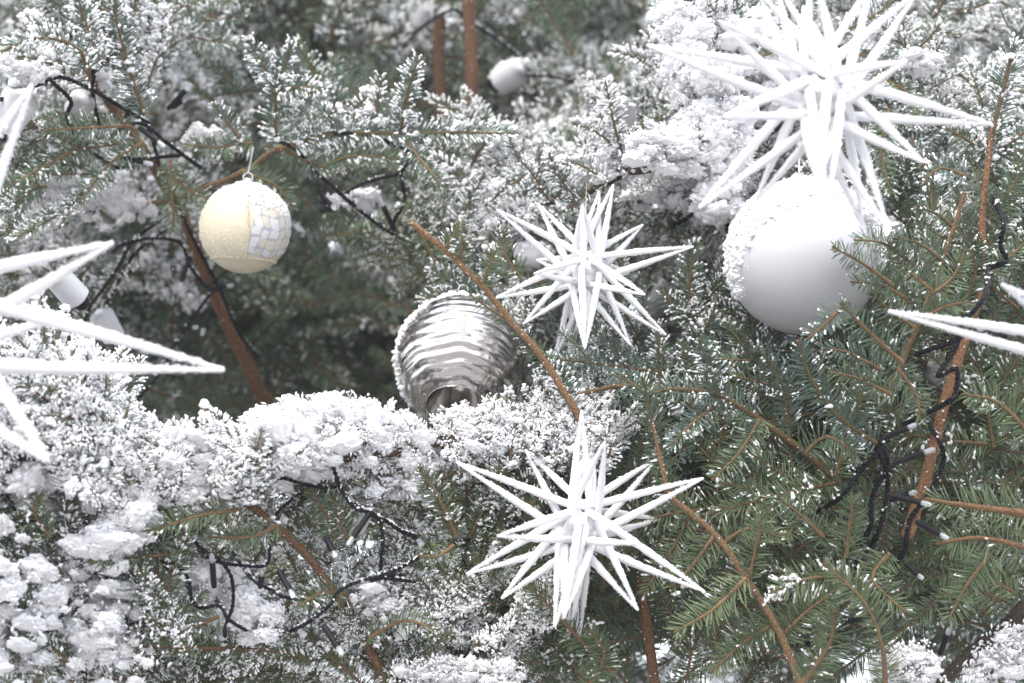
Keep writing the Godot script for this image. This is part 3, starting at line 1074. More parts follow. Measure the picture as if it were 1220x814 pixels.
	chain("black light chain tied along the brown stem among green sprays", [
		[[[1196, 262], [1192, 292], [1200, 310], [1188, 316]], 2.35, 2.36], [[[1174, 352], [1150, 384], [1138, 416], [1118, 448], [1140, 440], [1138, 470], [1128, 480]], 2.25, 2.27], [[[1116, 520], [1124, 550], [1106, 590], [1084, 620], [1076, 660]], 2.34, 2.36], [[[1052, 530], [1056, 560], [1040, 590], [1036, 630]], 2.34, 2.36], [[[1046, 536], [1058, 580], [1044, 640]], 2.34, 2.36], [[[1002, 592], [1026, 560], [1054, 530]], 2.34, 2.34], [[[1140, 405], [1160, 392], [1190, 396]], 2.27, 2.3], [[[1020, 640], [1022, 660], [1032, 676]], 2.38, 2.38]],
		[[1054, 521, 1092, 506, 2.26], [1064, 552, 1114, 535, 2.25], [1060, 590, 1110, 602, 2.26], [1060, 596, 1092, 586, 2.29], [1092, 622, 1130, 642, 2.27], [1138, 402, 1174, 390, 2.24], [1080, 672, 1100, 690, 2.33]], 0.0026, 0.12)
	chain("black light chain in the shadow behind the lowest starburst and right boughs", [[[[780, 664], [806, 666], [834, 662]], 2.45, 2.45], [[[764, 692], [772, 716], [800, 716], [804, 690]], 2.45, 2.45], [[[850, 216], [858, 240], [866, 262]], 2.52, 2.55], [[[838, 248], [866, 232], [872, 210]], 2.52, 2.55], [[[985, 762], [1010, 742], [1040, 730]], 2.36, 2.36]], [[1120, 780, 1132, 748, 2.36]], 0.0026, 0.1)

func build_tree() -> void:
	var gr := Color(0.112, 0.156, 0.100)
	var bl := Color(0.112, 0.158, 0.130)
	var ol := Color(0.122, 0.162, 0.090)
	var br := Color(0.40, 0.255, 0.13)
	var red := Color(0.42, 0.22, 0.11)
	var dk := Color(0.10, 0.06, 0.035)
	keep_clear = [[292, 272, 56, 2.55], [549, 410, 62, 2.52], [938, 296, 72, 2.42], [692, 625, 105, 2.30], [697, 322, 88, 2.42], [981, 113, 120, 2.08], [60, 400, 60, 2.1], [200, 430, 40, 2.1], [110, 300, 20, 2.1], [1130, 395, 36, 2.12], [30, 130, 30, 2.05],
		[380, 380, 70, 2.95], [280, 400, 75, 2.95], [190, 440, 50, 2.9], [420, 430, 50, 2.95], [300, 470, 40, 2.7], [1000, 60, 170, 2.05], [605, 88, 20, 2.9], [512, 20, 25, 2.95], [543, 100, 6, 2.98], [785, 356, 22, 2.7]]
	make_variants()

	# trunk
	var tp := PackedVector3Array()
	var tr := PackedFloat32Array()
	for k in 41:
		var y := 6.0 * k / 40.0
		tp.append(Vector3(0.02 * sin(y * 1.3), y - 0.02, 0.015 * cos(y)))
		tr.append(0.16 - 0.022 * y)
	var tm := Mb.new()
	tm.tube(tp, tr, 20, Color(0.16, 0.10, 0.07), Color(0.16, 0.10, 0.07), 0.12, noise)
	node("trunk", mesh_of(tm, mats.bark), tree)

	# --- far upright stems
	limb([[524, 20], [523, 70], [526, 138], [528, 200]], 3.0, 3.0, 0.009, 0.012, Color(0.20, 0.115, 0.065))
	limb([[556, -20], [560, 40], [562, 90], [560, 145], [566, 220]], 2.96, 2.96, 0.009, 0.0115, Color(0.26, 0.14, 0.075))
	limb([[720, 10], [700, 40], [712, 90], [730, 140]], 3.4, 3.3, 0.006, 0.008, dk)
	limb([[100, 64], [170, 70], [240, 62]], 3.2, 3.2, 0.008, 0.01, dk)
	limb([[500, 170], [560, 180], [660, 165], [760, 150]], 3.3, 3.3, 0.008, 0.008, dk)

	# --- upper left limb, with the brown stem that goes down into the hollow
	var b := limb([[98, 70], [111, 98], [135, 128], [169, 176], [189, 209], [222, 268], [246, 330], [275, 395], [300, 445], [320, 482], [380, 560]], 2.5, 3.0, 0.0050, 0.0110, red)
	traced(b, [[105, 95], [106, 84], [95, 61], [68, 47], [34, 47], [-6, 66]], 2.48, 2.40, 1.9, bl, 0.022, 0.0036, Color(0.28, 0.17, 0.075), 0.4, 1.0)
	traced(b, [[172, 136], [154, 84], [142, 37], [131, -10]], 2.52, 2.46, 1.5, bl, 0.023, 0.0036, Color(0.26, 0.165, 0.07))
	traced(b, [[118, 72], [100, 20], [88, -12]], 2.52, 2.5, 2.2, bl, 0.022, 0.003)
	traced(b, [[156, 150], [110, 152], [51, 155]], 2.54, 2.46, 0.7, gr, 0.022, 0.003, br, 0.2)
	traced(b, [[104, 172], [64, 192], [22, 216]], 2.53, 2.45, 1.0, gr, 0.022, 0.003, br, 0.2)
	traced(b, [[170, 170], [130, 196], [96, 240]], 2.55, 2.5, 0.5, gr, 0.022, 0.003, br)
	traced(b, [[203, 190], [205, 230], [207, 274]], 2.62, 2.6, 0.3, gr, 0.02, 0.0026, br)
	traced(b, [[190, 200], [225, 226], [252, 240]], 2.62, 2.6, 0.3, gr, 0.02, 0.0026, br)
	traced(b, [[250, 340], [280, 320], [330, 330]], 2.8, 2.75, 0.2, gr, 0.02, 0.0026, dk)
	traced(b, [[290, 420], [330, 380], [350, 350]], 2.92, 2.9, 0.1, gr, 0.02, 0.003, dk)
	fill([-60, -20, 190, 110, 2.55, 2.75, 22, 100, 70, 1.2, 2.4, "b", 1.0], b)
	fill([-40, 120, 160, 240, 2.5, 2.68, 16, 210, 60, 0.4, 1.5, "g", 0.95], b)
	fill([-40, 220, 230, 330, 2.68, 2.85, 16, 190, 80, 1.3, 2.7, "g", 0.95], b)
	snow_heap(b, [[0, 235], [60, 225], [120, 215]], 2.62, 2.66, 60, 0.022, 0.02, 0.004, 0.016)
	snow_heap(b, [[100, 230], [140, 225], [165, 245]], 2.66, 2.68, 40, 0.02, 0.02, 0.004, 0.014)
	snow_heap(b, [[110, 70], [122, 96]], 2.54, 2.56, 30, 0.012, 0.02, 0.003, 0.01)
	snow_heap(b, [[0, 70], [30, 85], [54, 84]], 2.46, 2.46, 30, 0.012, 0.012, 0.003, 0.008)

	# --- level frosted spray above the cream ball
	b = limb([[150, 250], [230, 230], [294, 203], [324, 181], [351, 172]], 2.75, 2.58, 0.005, 0.0036, br)
	traced(b, [[351, 172], [400, 160], [478, 159], [545, 158], [613, 159]], 2.57, 2.5, 1.7, bl, 0.018, 0.0034, Color(0.22, 0.15, 0.06), 0.45, 1.15)
	traced(b, [[329, 170], [328, 125], [333, 95], [348, 51]], 2.57, 2.52, 1.6, bl, 0.018, 0.0032, Color(0.22, 0.15, 0.06))
	traced(b, [[329, 104], [314, 78], [297, 50]], 2.55, 2.52, 2.0, bl, 0.017, 0.0026)
	traced(b, [[331, 107], [358, 104], [388, 108]], 2.55, 2.52, 2.1, bl, 0.017, 0.0026)
	traced(b, [[330, 130], [352, 120], [366, 118]], 2.56, 2.53, 1.8, bl, 0.015, 0.0024)
	traced(b, [[292, 174], [274, 150], [255, 124]], 2.58, 2.54, 1.2, bl, 0.019, 0.003)
	traced(b, [[300, 170], [250, 176], [222, 172]], 2.58, 2.56, 1.0, gr, 0.018, 0.0026)
	traced(b, [[477, 160], [484, 118], [498, 69]], 2.54, 2.5, 2.0, bl, 0.018, 0.003, Color(0.22, 0.15, 0.06))
	traced(b, [[448, 158], [450, 124], [453, 92]], 2.55, 2.52, 2.2, bl, 0.016, 0.0026)
	traced(b, [[482, 165], [505, 195], [532, 226]], 2.53, 2.5, 0.9, bl, 0.016, 0.0028)
	traced(b, [[420, 162], [425, 130], [440, 112]], 2.56, 2.54, 2.4, bl, 0.014, 0.0024)
	traced(b, [[356, 172], [385, 140], [412, 128]], 2.57, 2.55, 1.6, bl, 0.016, 0.0026)
	traced(b, [[340, 180], [375, 195], [402, 205]], 2.6, 2.58, 0.8, gr, 0.017, 0.0026)
	traced(b, [[290, 205], [330, 222], [350, 250]], 2.64, 2.62, 0.4, gr, 0.018, 0.0026)
	traced(b, [[380, 200], [420, 186], [470, 190]], 2.64, 2.62, 1.4, gr, 0.017, 0.0026)
	fill([220, 110, 470, 230, 2.66, 2.8, 7, 60, 80, 0.3, 1.2, "b", 0.85], b)
	fill([360, 190, 520, 280, 2.68, 2.85, 12, 30, 80, 0.5, 1.8, "g", 0.85], b)
	fill([380, 250, 520, 340, 2.72, 2.95, 12, 20, 80, 0.0, 0.9, "g", 0.85], b)
	snow_heap(b, [[236, 158], [256, 162]], 2.58, 2.58, 26, 0.012, 0.010, 0.003, 0.011)
	snow_heap(b, [[392, 236], [410, 240], [440, 228]], 2.62, 2.63, 26, 0.01, 0.008, 0.002, 0.008)

	# --- frosted sprays behind the small star
	b = limb([[643, 243], [690, 233], [755, 203], [812, 196], [900, 190]], 2.5, 2.62, 0.0036, 0.0075, Color(0.17, 0.11, 0.06))
	traced(b, [[655, 240], [640, 216], [622, 192]], 2.5, 2.46, 2.0, bl, 0.016, 0.0024)
	traced(b, [[684, 235], [664, 208], [654, 182]], 2.5, 2.47, 2.2, bl, 0.016, 0.0024)
	traced(b, [[724, 216], [690, 196], [668, 196]], 2.5, 2.46, 2.2, bl, 0.016, 0.0024)
	traced(b, [[735, 176], [708, 156], [684, 148]], 2.52, 2.48, 2.3, bl, 0.016, 0.0024)
	traced(b, [[748, 205], [732, 150], [722, 98]], 2.54, 2.48, 2.3, bl, 0.016, 0.0026)
	traced(b, [[700, 230], [680, 246], [655, 262]], 2.5, 2.48, 1.6, bl, 0.016, 0.0024)
	traced(b, [[755, 205], [745, 180], [760, 158]], 2.54, 2.5, 2.0, bl, 0.018, 0.0024)
	traced(b, [[545, 270], [560, 240], [576, 210]], 2.56, 2.54, 2.0, bl, 0.016, 0.0026)
	traced(b, [[560, 256], [590, 236], [606, 216]], 2.56, 2.54, 2.2, bl, 0.015, 0.0024)
	traced(b, [[820, 200], [800, 240], [780, 280]], 2.62, 2.58, 0.8, gr, 0.02, 0.0026)
	traced(b, [[830, 230], [806, 264], [812, 300]], 2.62, 2.58, 0.8, gr, 0.02, 0.0026)
	fill([600, 160, 760, 290, 2.56, 2.72, 18, 130, 70, 1.3, 2.5, "b", 0.8], b)
	fill([520, 200, 640, 290, 2.62, 2.8, 12, 80, 80, 1.3, 2.6, "b", 0.8], b)
	fill([740, 220, 880, 360, 2.64, 2.85, 16, 200, 80, 0.3, 1.8, "g", 0.9], b)
	snow_heap(b, [[700, 205], [735, 190], [760, 185]], 2.54, 2.55, 60, 0.018, 0.016, 0.003, 0.011)
	snow_heap(b, [[880, 420], [900, 440]], 2.64, 2.64, 10, 0.012, 0.01, 0.003, 0.009)

	# --- bough caked in snow between the ball and the small star
	b = limb([[752, 203], [800, 196], [838, 190], [900, 160], [980, 120]], 2.48, 2.7, 0.006, 0.011, dk)
	snow_heap(b, [[770, 180], [800, 172], [832, 160], [860, 175]], 2.44, 2.5, 100, 0.026, 0.026, 0.004, 0.015, 1.6)
	snow_heap(b, [[812, 20], [822, 60], [830, 110], [842, 160]], 2.46, 2.5, 100, 0.022, 0.03, 0.004, 0.014, 1.6)
	snow_heap(b, [[858, 100], [870, 150], [866, 200], [860, 230]], 2.46, 2.5, 120, 0.020, 0.03, 0.005, 0.018, 0.9)
	snow_heap(b, [[770, 212], [800, 226], [840, 220], [880, 240]], 2.56, 2.58, 90, 0.03, 0.03, 0.004, 0.016, 0.8)
	snow_heap(b, [[890, 20], [900, 60], [930, 110]], 2.5, 2.52, 80, 0.03, 0.03, 0.004, 0.015, 0.8)
	traced(b, [[862, 66], [852, 30], [846, -8]], 2.52, 2.5, 1.1, gr, 0.021, 0.003)
	traced(b, [[840, 70], [812, 30], [796, 8]], 2.52, 2.5, 2.0, gr, 0.02, 0.003)
	traced(b, [[900, 60], [880, 30], [872, -6]], 2.5, 2.48, 1.5, bl, 0.02, 0.003)
	traced(b, [[800, 30], [792, 10], [800, -10]], 2.5, 2.5, 2.4, bl, 0.018, 0.003)
	traced(b, [[880, 90], [900, 70], [930, 60]], 2.5, 2.46, 0.9, gr, 0.02, 0.003)
	fill([790, -20, 960, 80, 2.55, 2.7, 14, 90, 80, 1.3, 2.7, "b", 0.95], b)
	fill([800, 80, 960, 240, 2.58, 2.75, 18, 200, 90, 1.0, 2.7, "g", 0.9], b)

	# --- upper right boughs
	b = limb([[1081, 640], [1101, 577], [1120, 500], [1134, 452], [1158, 380], [1175, 332], [1170, 270], [1179, 179], [1189, 131], [1208, 58]], 2.36, 2.44, 0.0078, 0.0026, red)
	traced(b, [[1179, 185], [1190, 131], [1208, 56]], 2.43, 2.42, 1.9, bl, 0.024, 0.003, Color(0.28, 0.17, 0.09))
	traced(b, [[1179, 185], [1150, 165], [1122, 150]], 2.44, 2.42, 1.2, gr, 0.022, 0.003)
	traced(b, [[1180, 190], [1204, 170], [1230, 150]], 2.44, 2.42, 1.6, bl, 0.022, 0.003)
	traced(b, [[1128, 292], [1104, 212], [1088, 168]], 2.44, 2.42, 0.8, gr, 0.022, 0.0035, red)
	traced(b, [[1142, 278], [1118, 256], [1094, 246]], 2.40, 2.36, 1.2, ol, 0.022, 0.003)
	traced(b, [[1172, 300], [1204, 240], [1216, 180]], 2.42, 2.42, 1.2, gr, 0.022, 0.003)
	traced(b, [[1174, 330], [1210, 300], [1240, 270]], 2.40, 2.4, 0.8, gr, 0.022, 0.003)
	traced(b, [[1010, 60], [1060, 74], [1104, 72]], 2.5, 2.48, 2.0, bl, 0.02, 0.003)
	traced(b, [[1000, 40], [1040, 20], [1072, -4]], 2.5, 2.48, 1.8, bl, 0.02, 0.003)
	traced(b, [[1040, 90], [1080, 110], [1090, 150]], 2.5, 2.46, 1.4, gr, 0.021, 0.003)
	traced(b, [[1060, 130], [1050, 180], [1062, 230]], 2.48, 2.46, 1.2, gr, 0.021, 0.003)
	traced(b, [[1150, 210], [1120, 200], [1100, 220]], 2.42, 2.40, 1.7, bl, 0.02, 0.003)
	traced(b, [[1122, 310], [1095, 290], [1066, 284]], 2.34, 2.30, 0.8, gr, 0.022, 0.003)
	fill([1010, 10, 1240, 130, 2.6, 2.9, 24, 60, 90, 1.3, 2.6, "b", 1.0], b)
	fill([1040, 110, 1240, 260, 2.5, 2.68, 26, 150, 90, 0.9, 2.2, "b", 0.95], b)
	fill([1060, 220, 1240, 350, 2.46, 2.6, 22, 160, 90, 0.4, 1.5, "g", 0.95], b)
	snow_heap(b, [[1020, 250], [1042, 275], [1050, 300]], 2.5, 2.5, 70, 0.02, 0.026, 0.004, 0.015)
	snow_heap(b, [[1018, 246], [1034, 268], [1040, 300]], 2.38, 2.38, 34, 0.014, 0.02, 0.003, 0.010, 1.5)
	snow_heap(b, [[1120, 262], [1140, 250]], 2.44, 2.44, 24, 0.014, 0.012, 0.003, 0.01)
	snow_heap(b, [[1085, 70], [1110, 76]], 2.48, 2.48, 26, 0.012, 0.01, 0.003, 0.009)

	# --- green sprays around the brown stem, in front of the ball
	b = limb([[1030, 620], [1040, 560], [1051, 492], [1075, 432], [1110, 346], [1130, 291], [1150, 230]], 2.44, 2.34, 0.0036, 0.0026, br)
	traced(b, [[1075, 432], [1041, 401], [1003, 363]], 2.30, 2.26, 0.3, gr, 0.021, 0.0036, br)
	traced(b, [[1003, 366], [984, 386], [964, 402]], 2.27, 2.27, 1.0, bl, 0.021, 0.003, br)
	traced(b, [[1064, 340], [1030, 315], [994, 295]], 2.30, 2.24, 0.1, gr, 0.021, 0.0032, br)
	traced(b, [[1110, 346], [1080, 320], [1060, 290]], 2.32, 2.3, 0.1, gr, 0.023, 0.003, br)
	traced(b, [[1090, 316], [1052, 290], [1020, 286]], 2.32, 2.28, 0.3, gr, 0.022, 0.003, br)
	traced(b, [[1080, 356], [1050, 340], [1016, 336]], 2.32, 2.28, 0.2, gr, 0.022, 0.003, br)
	traced(b, [[1090, 390], [1060, 370], [1040, 350]], 2.32, 2.3, 0.1, gr, 0.023, 0.003, br)
	traced(b, [[1112, 350], [1136, 330], [1150, 300]], 2.33, 2.32, 0.2, ol, 0.023, 0.003, br)
	traced(b, [[1098, 380], [1125, 366], [1150, 360]], 2.33, 2.32, 0.1, gr, 0.023, 0.003, br)
	traced(b, [[1062, 470], [1020, 450], [990, 444]], 2.33, 2.32, 0.2, gr, 0.022, 0.003, br)
	traced(b, [[1070, 440], [1092, 470], [1096, 500]], 2.33, 2.32, 0.1, gr, 0.022, 0.003, br)
	traced(b, [[1048, 440], [1010, 420], [985, 416]], 2.36, 2.34, 0.6, bl, 0.022, 0.003, br)
	fill([1010, 280, 1160, 420, 2.38, 2.5, 22, 140, 80, 0.0, 0.7, "g", 0.95], b)
	fill([1140, 330, 1250, 500, 2.40, 2.55, 16, 60, 90, 0.2, 1.0, "g", 0.95], b)

	# --- the green bough of the middle right
	b = limb([[690, 470], [740, 460], [800, 464], [852, 470], [900, 497], [965, 545], [1010, 590]], 2.36, 2.40, 0.0024, 0.005, Color(0.23, 0.15, 0.06))
	traced(b, [[900, 497], [852, 470], [800, 464], [776, 470]], 2.36, 2.30, 0.7, bl, 0.022, 0.0036, Color(0.23, 0.15, 0.06))
	traced(b, [[855, 470], [846, 440], [834, 406]], 2.34, 2.30, 1.0, bl, 0.022, 0.003, ol * 1.6)
	traced(b, [[941, 511], [931, 456], [903, 415]], 2.36, 2.30, 0.6, bl, 0.022, 0.003, Color(0.23, 0.17, 0.06))
	traced(b, [[1044, 528], [1000, 497], [969, 456], [951, 409]], 2.34, 2.28, 0.3, bl, 0.024, 0.0036, Color(0.25, 0.19, 0.07))
	traced(b, [[1010, 508], [1024, 480], [1030, 452]], 2.34, 2.3, 0.2, gr, 0.023, 0.003)
	traced(b, [[860, 480], [830, 500], [800, 530]], 2.35, 2.3, 0.6, bl, 0.022, 0.003)
	traced(b, [[905, 500], [880, 540], [850, 570]], 2.36, 2.32, 0.7, gr, 0.022, 0.003)
	traced(b, [[810, 600], [793, 573], [776, 500], [766, 452]], 2.34, 2.28, 0.2, gr, 0.022, 0.003, Color(0.24, 0.16, 0.07))
	traced(b, [[770, 470], [744, 452], [726, 446]], 2.34, 2.32, 0.6, bl, 0.02, 0.0026)
	traced(b, [[748, 440], [730, 420], [700, 410]], 2.44, 2.42, 1.4, bl, 0.018, 0.0026)
	traced(b, [[960, 540], [985, 520], [1020, 540]], 2.36, 2.33, 0.3, gr, 0.022, 0.003)
	fill([730, 400, 960, 560, 2.42, 2.58, 34, 110, 80, 0.3, 1.3, "b", 0.95], b)
	fill([700, 380, 830, 480, 2.50, 2.62, 12, 120, 80, 0.8, 2.0, "b", 0.85], b)
	fill([930, 420, 1090, 600, 2.40, 2.52, 22, 130, 80, 0.0, 0.6, "g", 0.95], b)

	# --- the long brown stem of the lower right and its olive sprays
	b = limb([[776, 500], [793, 573], [800, 593], [850, 635], [889, 689], [927, 751], [952, 812], [960, 850]], 2.30, 2.32, 0.0026, 0.0048, br)
	traced(b, [[889, 689], [850, 726], [806, 752]], 2.30, 2.28, 0.2, ol, 0.026, 0.0032, br)
	traced(b, [[893, 688], [902, 645], [908, 606]], 2.31, 2.28, 0.1, ol, 0.026, 0.0028, br)
	traced(b, [[1055, 815], [1051, 770], [1031, 720], [985, 674]], 2.28, 2.24, 0.2, ol, 0.026, 0.0036, br)
	traced(b, [[1030, 715], [1000, 690], [960, 690], [920, 706]], 2.28, 2.24, 0.8, ol, 0.026, 0.003, br)
	traced(b, [[956, 815], [989, 766], [993, 731]], 2.29, 2.26, 0.3, ol, 0.024, 0.004, br)
	traced(b, [[1008, 664], [1012, 630], [1016, 594]], 2.32, 2.30, 0.1, ol, 0.024, 0.003, br)
	traced(b, [[981, 640], [955, 615], [927, 592]], 2.33, 2.31, 0.2, gr, 0.023, 0.003, br)
	traced(b, [[850, 640], [820, 680], [800, 700]], 2.33, 2.30, 0.3, ol, 0.025, 0.003, br)
	traced(b, [[860, 650], [890, 630], [930, 640]], 2.33, 2.30, 0.1, ol, 0.025, 0.003, br)
	traced(b, [[920, 745], [880, 770], [850, 800]], 2.32, 2.30, 0.4, ol, 0.025, 0.003, br)
	traced(b, [[930, 760], [960, 730], [1000, 700]], 2.33, 2.31, 0.2, ol, 0.025, 0.003, br)
	traced(b, [[1220, 612], [1160, 604], [1108, 596]], 2.30, 2.28, 0.1, ol, 0.028, 0.0062, red, 0.2, 0.8)
	traced(b, [[1235, 656], [1170, 641], [1120, 647]], 2.29, 2.26, 0.1, ol, 0.028, 0.0045, red, 0.2, 0.8)
	traced(b, [[1230, 520], [1190, 480], [1150, 470]], 2.36, 2.34, 0.3, ol, 0.028, 0.0036, br)
	traced(b, [[1180, 660], [1150, 700], [1130, 740]], 2.34, 2.32, 0.1, ol, 0.026, 0.003, br)
	traced(b, [[1060, 660], [1040, 690], [1080, 730]], 2.34, 2.3, 0.2, ol, 0.024, 0.003, br)
	fill([790, 560, 1000, 820, 2.38, 2.52, 44, 120, 90, 0.0, 0.7, "o", 1.05], b)
	fill([980, 560, 1240, 760, 2.38, 2.55, 40, 120, 100, 0.0, 0.4, "o", 1.1], b)
	fill([1130, 440, 1240, 640, 2.40, 2.55, 14, 150, 90, 0.0, 0.6, "o", 1.1], b)
	snow_heap(b, [[1060, 800], [1085, 780], [1100, 800]], 2.30, 2.30, 60, 0.02, 0.02, 0.003, 0.008, 2.0)
	snow_heap(b, [[1180, 800], [1200, 770], [1225, 760]], 2.34, 2.34, 50, 0.025, 0.022, 0.003, 0.008, 2.0)
	snow_heap(b, [[918, 712], [930, 700], [945, 690]], 2.25, 2.25, 10, 0.006, 0.008, 0.002, 0.004, 1.5)
	limb([[1120, 815], [1150, 785], [1200, 745], [1225, 720]], 2.42, 2.42, 0.008, 0.009, Color(0.10, 0.08, 0.06), "branch")
	limb([[762, 690], [770, 740], [782, 830]], 2.40, 2.36, 0.006, 0.0066, Color(0.22, 0.11, 0.055), "branch")
	limb([[878, 350], [880, 420], [876, 560]], 2.75, 2.7, 0.008, 0.009, Color(0.15, 0.09, 0.055), "branch")

	# --- bare brown twig in front of the silver bauble
	b = limb([[700, 520], [680, 480], [643, 422], [609, 384], [572, 338], [525, 294], [487, 263]], 2.36, 2.30, 0.0046, 0.0030, Color(0.44, 0.265, 0.13))
	traced(b, [[575, 340], [582, 318], [592, 296]], 2.32, 2.30, 0.7, ol, 0.018, 0.0022, br)
	traced(b, [[549, 312], [550, 290], [553, 268]], 2.32, 2.30, 1.0, ol, 0.016, 0.0022, br)
	traced(b, [[604, 380], [574, 362], [556, 346]], 2.34, 2.33, 0.3, gr, 0.016, 0.002, br, 0.3, 0.6)
	traced(b, [[655, 440], [640, 420], [616, 396]], 2.35, 2.34, 0.9, gr, 0.018, 0.002, br, 0.3, 0.8)
	traced(b, [[530, 296], [540, 282], [548, 262]], 2.31, 2.30, 1.2, ol, 0.014, 0.002, br)
	traced(b, [[690, 500], [672, 460], [650, 436]], 2.36, 2.35, 2.2, bl, 0.02, 0.0024, br)
	traced(b, [[500, 276], [525, 330], [512, 352]], 2.60, 2.60, 0.7, ol, 0.018, 0.0024, br)
	traced(b, [[620, 330], [600, 300], [600, 276]], 2.44, 2.43, 0.9, ol, 0.018, 0.0024, br)
	fill([510, 290, 620, 360, 2.62, 2.7, 8, 150, 70, 0.5, 1.4, "o", 0.7], b)
	fill([600, 340, 760, 480, 2.52, 2.66, 16, 100, 80, 0.8, 2.2, "b", 0.85], b)

	# --- the bough buried in snow
	b = limb([[-60, 530], [60, 545], [200, 560], [320, 548], [440, 540], [560, 520], [690, 510]], 2.20, 2.40, 0.012, 0.005, Color(0.18, 0.11, 0.06))
	snow_heap(b, [[-40, 540], [60, 560], [140, 575], [220, 560]], 2.24, 2.29, 100, 0.05, 0.04, 0.004, 0.018, 0.9)
	snow_heap(b, [[180, 545], [260, 545], [330, 530], [400, 525]], 2.26, 2.32, 150, 0.04, 0.03, 0.005, 0.020, 1.2)
	snow_heap(b, [[330, 505], [360, 495], [400, 490], [425, 500]], 2.33, 2.35, 110, 0.024, 0.022, 0.004, 0.016, 2.0)
	snow_heap(b, [[440, 530], [470, 512], [490, 516], [500, 540]], 2.34, 2.36, 80, 0.016, 0.020, 0.004, 0.012, 3.0)
	snow_heap(b, [[556, 524], [590, 518], [640, 512], [700, 516]], 2.36, 2.38, 50, 0.02, 0.020, 0.003, 0.009, 4.5)
	snow_heap(b, [[550, 492], [552, 506], [558, 520]], 2.36, 2.36, 20, 0.008, 0.012, 0.003, 0.009, 3.0)
	snow_heap(b, [[-20, 640], [0, 700], [10, 780]], 2.20, 2.22, 64, 0.045, 0.06, 0.004, 0.016, 1.5)
	snow_heap(b, [[40, 690], [110, 700], [150, 730], [120, 790]], 2.24, 2.26, 70, 0.045, 0.05, 0.004, 0.015, 1.5)
	snow_heap(b, [[110, 650], [140, 630], [160, 600]], 2.23, 2.24, 60, 0.02, 0.022, 0.005, 0.018, 0.8)
	snow_heap(b, [[210, 690], [260, 690], [300, 720], [290, 740]], 2.32, 2.33, 80, 0.03, 0.028, 0.004, 0.015, 1.2)
	snow_heap(b, [[420, 590], [470, 575], [500, 590]], 2.36, 2.37, 30, 0.02, 0.012, 0.003, 0.009, 2.5)
	for k in 46:
		var x := R(-20, 320)
		var yy := 500.0 + (40.0 if x > 140 else 0.0) + R(-6, 40)
		traced(b, [[x, yy + 30], [x + R(-14, 14), yy + 6], [x + R(-26, 26), yy - R(4, 34)]], 2.25, 2.22 + R(0, 0.08), 2.9, bl, R(0.015, 0.02), 0.0022, br, 0.5, 0.55)
	traced(b, [[120, 530], [70, 490], [20, 448]], 2.24, 2.18, 2.6, bl, 0.024, 0.003, Color(0.30, 0.19, 0.11), 0.5, 0.9)
	traced(b, [[250, 545], [243, 510], [244, 482]], 2.25, 2.25, 3.0, bl, 0.008, 0.004, br, 0.5, 1.0)
	for k in 30:
		var x := R(330, 500) if k % 2 == 0 else R(545, 720)
		var yy := 514.0 + R(-8, 30)
		traced(b, [[x, yy + 26], [x + R(-8, 8), yy + 4], [x + R(-20, 20), yy - R(4, 24)]], 2.36, 2.34 + R(-0.02, 0.06), 2.7, bl, R(0.012, 0.016), 0.002, br, 0.5, 0.8)

	# --- lowest boughs on the left and in the middle
	b = limb([[240, 565], [280, 590], [324, 623], [365, 661], [393, 698], [425, 745], [470, 830]], 2.30, 2.40, 0.0046, 0.0056, Color(0.38, 0.22, 0.115))
	traced(b, [[287, 607], [235, 615], [179, 634]], 2.26, 2.22, 1.0, ol, 0.021, 0.003, br)
	traced(b, [[203, 661], [160, 664], [108, 668]], 2.26, 2.22, 0.8, ol, 0.021, 0.003, br)
	traced(b, [[424, 712], [386, 706], [356, 722]], 2.36, 2.24, 0.7, ol, 0.021, 0.003, br)
	traced(b, [[330, 625], [300, 640], [250, 640]], 2.28, 2.26, 0.6, ol, 0.02, 0.003, br)
	traced(b, [[380, 560], [420, 590], [436, 620]], 2.36, 2.34, 1.0, gr, 0.02, 0.003, br)
	traced(b, [[400, 640], [384, 606], [366, 584]], 2.34, 2.32, 0.5, gr, 0.02, 0.003, br)
	traced(b, [[420, 650], [404, 620], [400, 596]], 2.34, 2.32, 0.4, ol, 0.02, 0.003, br)
	traced(b, [[215, 735], [190, 690], [186, 664]], 2.28, 2.26, 0.6, gr, 0.019, 0.003, br)
	traced(b, [[260, 735], [220, 750], [180, 752]], 2.28, 2.26, 1.2, gr, 0.019, 0.003, br)
	traced(b, [[80, 790], [50, 760], [20, 750]], 2.24, 2.20, 0.8, gr, 0.02, 0.003, br)
	traced(b, [[60, 640], [40, 610], [50, 590]], 2.22, 2.2, 1.2, ol, 0.018, 0.003, br)
	traced(b, [[70, 640], [90, 600], [100, 580]], 2.24, 2.22, 0.5, gr, 0.018, 0.003, br)
	traced(b, [[520, 830], [410, 794], [330, 776], [240, 772], [150, 770]], 2.46, 2.26, 1.2, ol, 0.019, 0.0046, red)
	traced(b, [[440, 760], [480, 740], [520, 750]], 2.34, 2.32, 0.9, ol, 0.02, 0.003, br)
	fill([0, 580, 220, 820, 2.32, 2.46, 26, 160, 90, 0.6, 2.2, "o", 0.9], b)
	fill([180, 580, 430, 820, 2.35, 2.5, 40, 160, 90, 0.5, 1.9, "o", 0.9], b)

	b = limb([[543, 640], [504, 566], [496, 520]], 2.38, 2.36, 0.0036, 0.0026, br)
	traced(b, [[545, 640], [520, 590], [500, 560]], 2.37, 2.34, 1.2, ol, 0.02, 0.003, br)
	traced(b, [[732, 805], [680, 750], [631, 697]], 2.36, 2.33, 0.4, ol, 0.022, 0.004, br)
	traced(b, [[540, 650], [520, 664], [500, 662]], 2.34, 2.28, 0.1, ol, 0.02, 0.003, br)
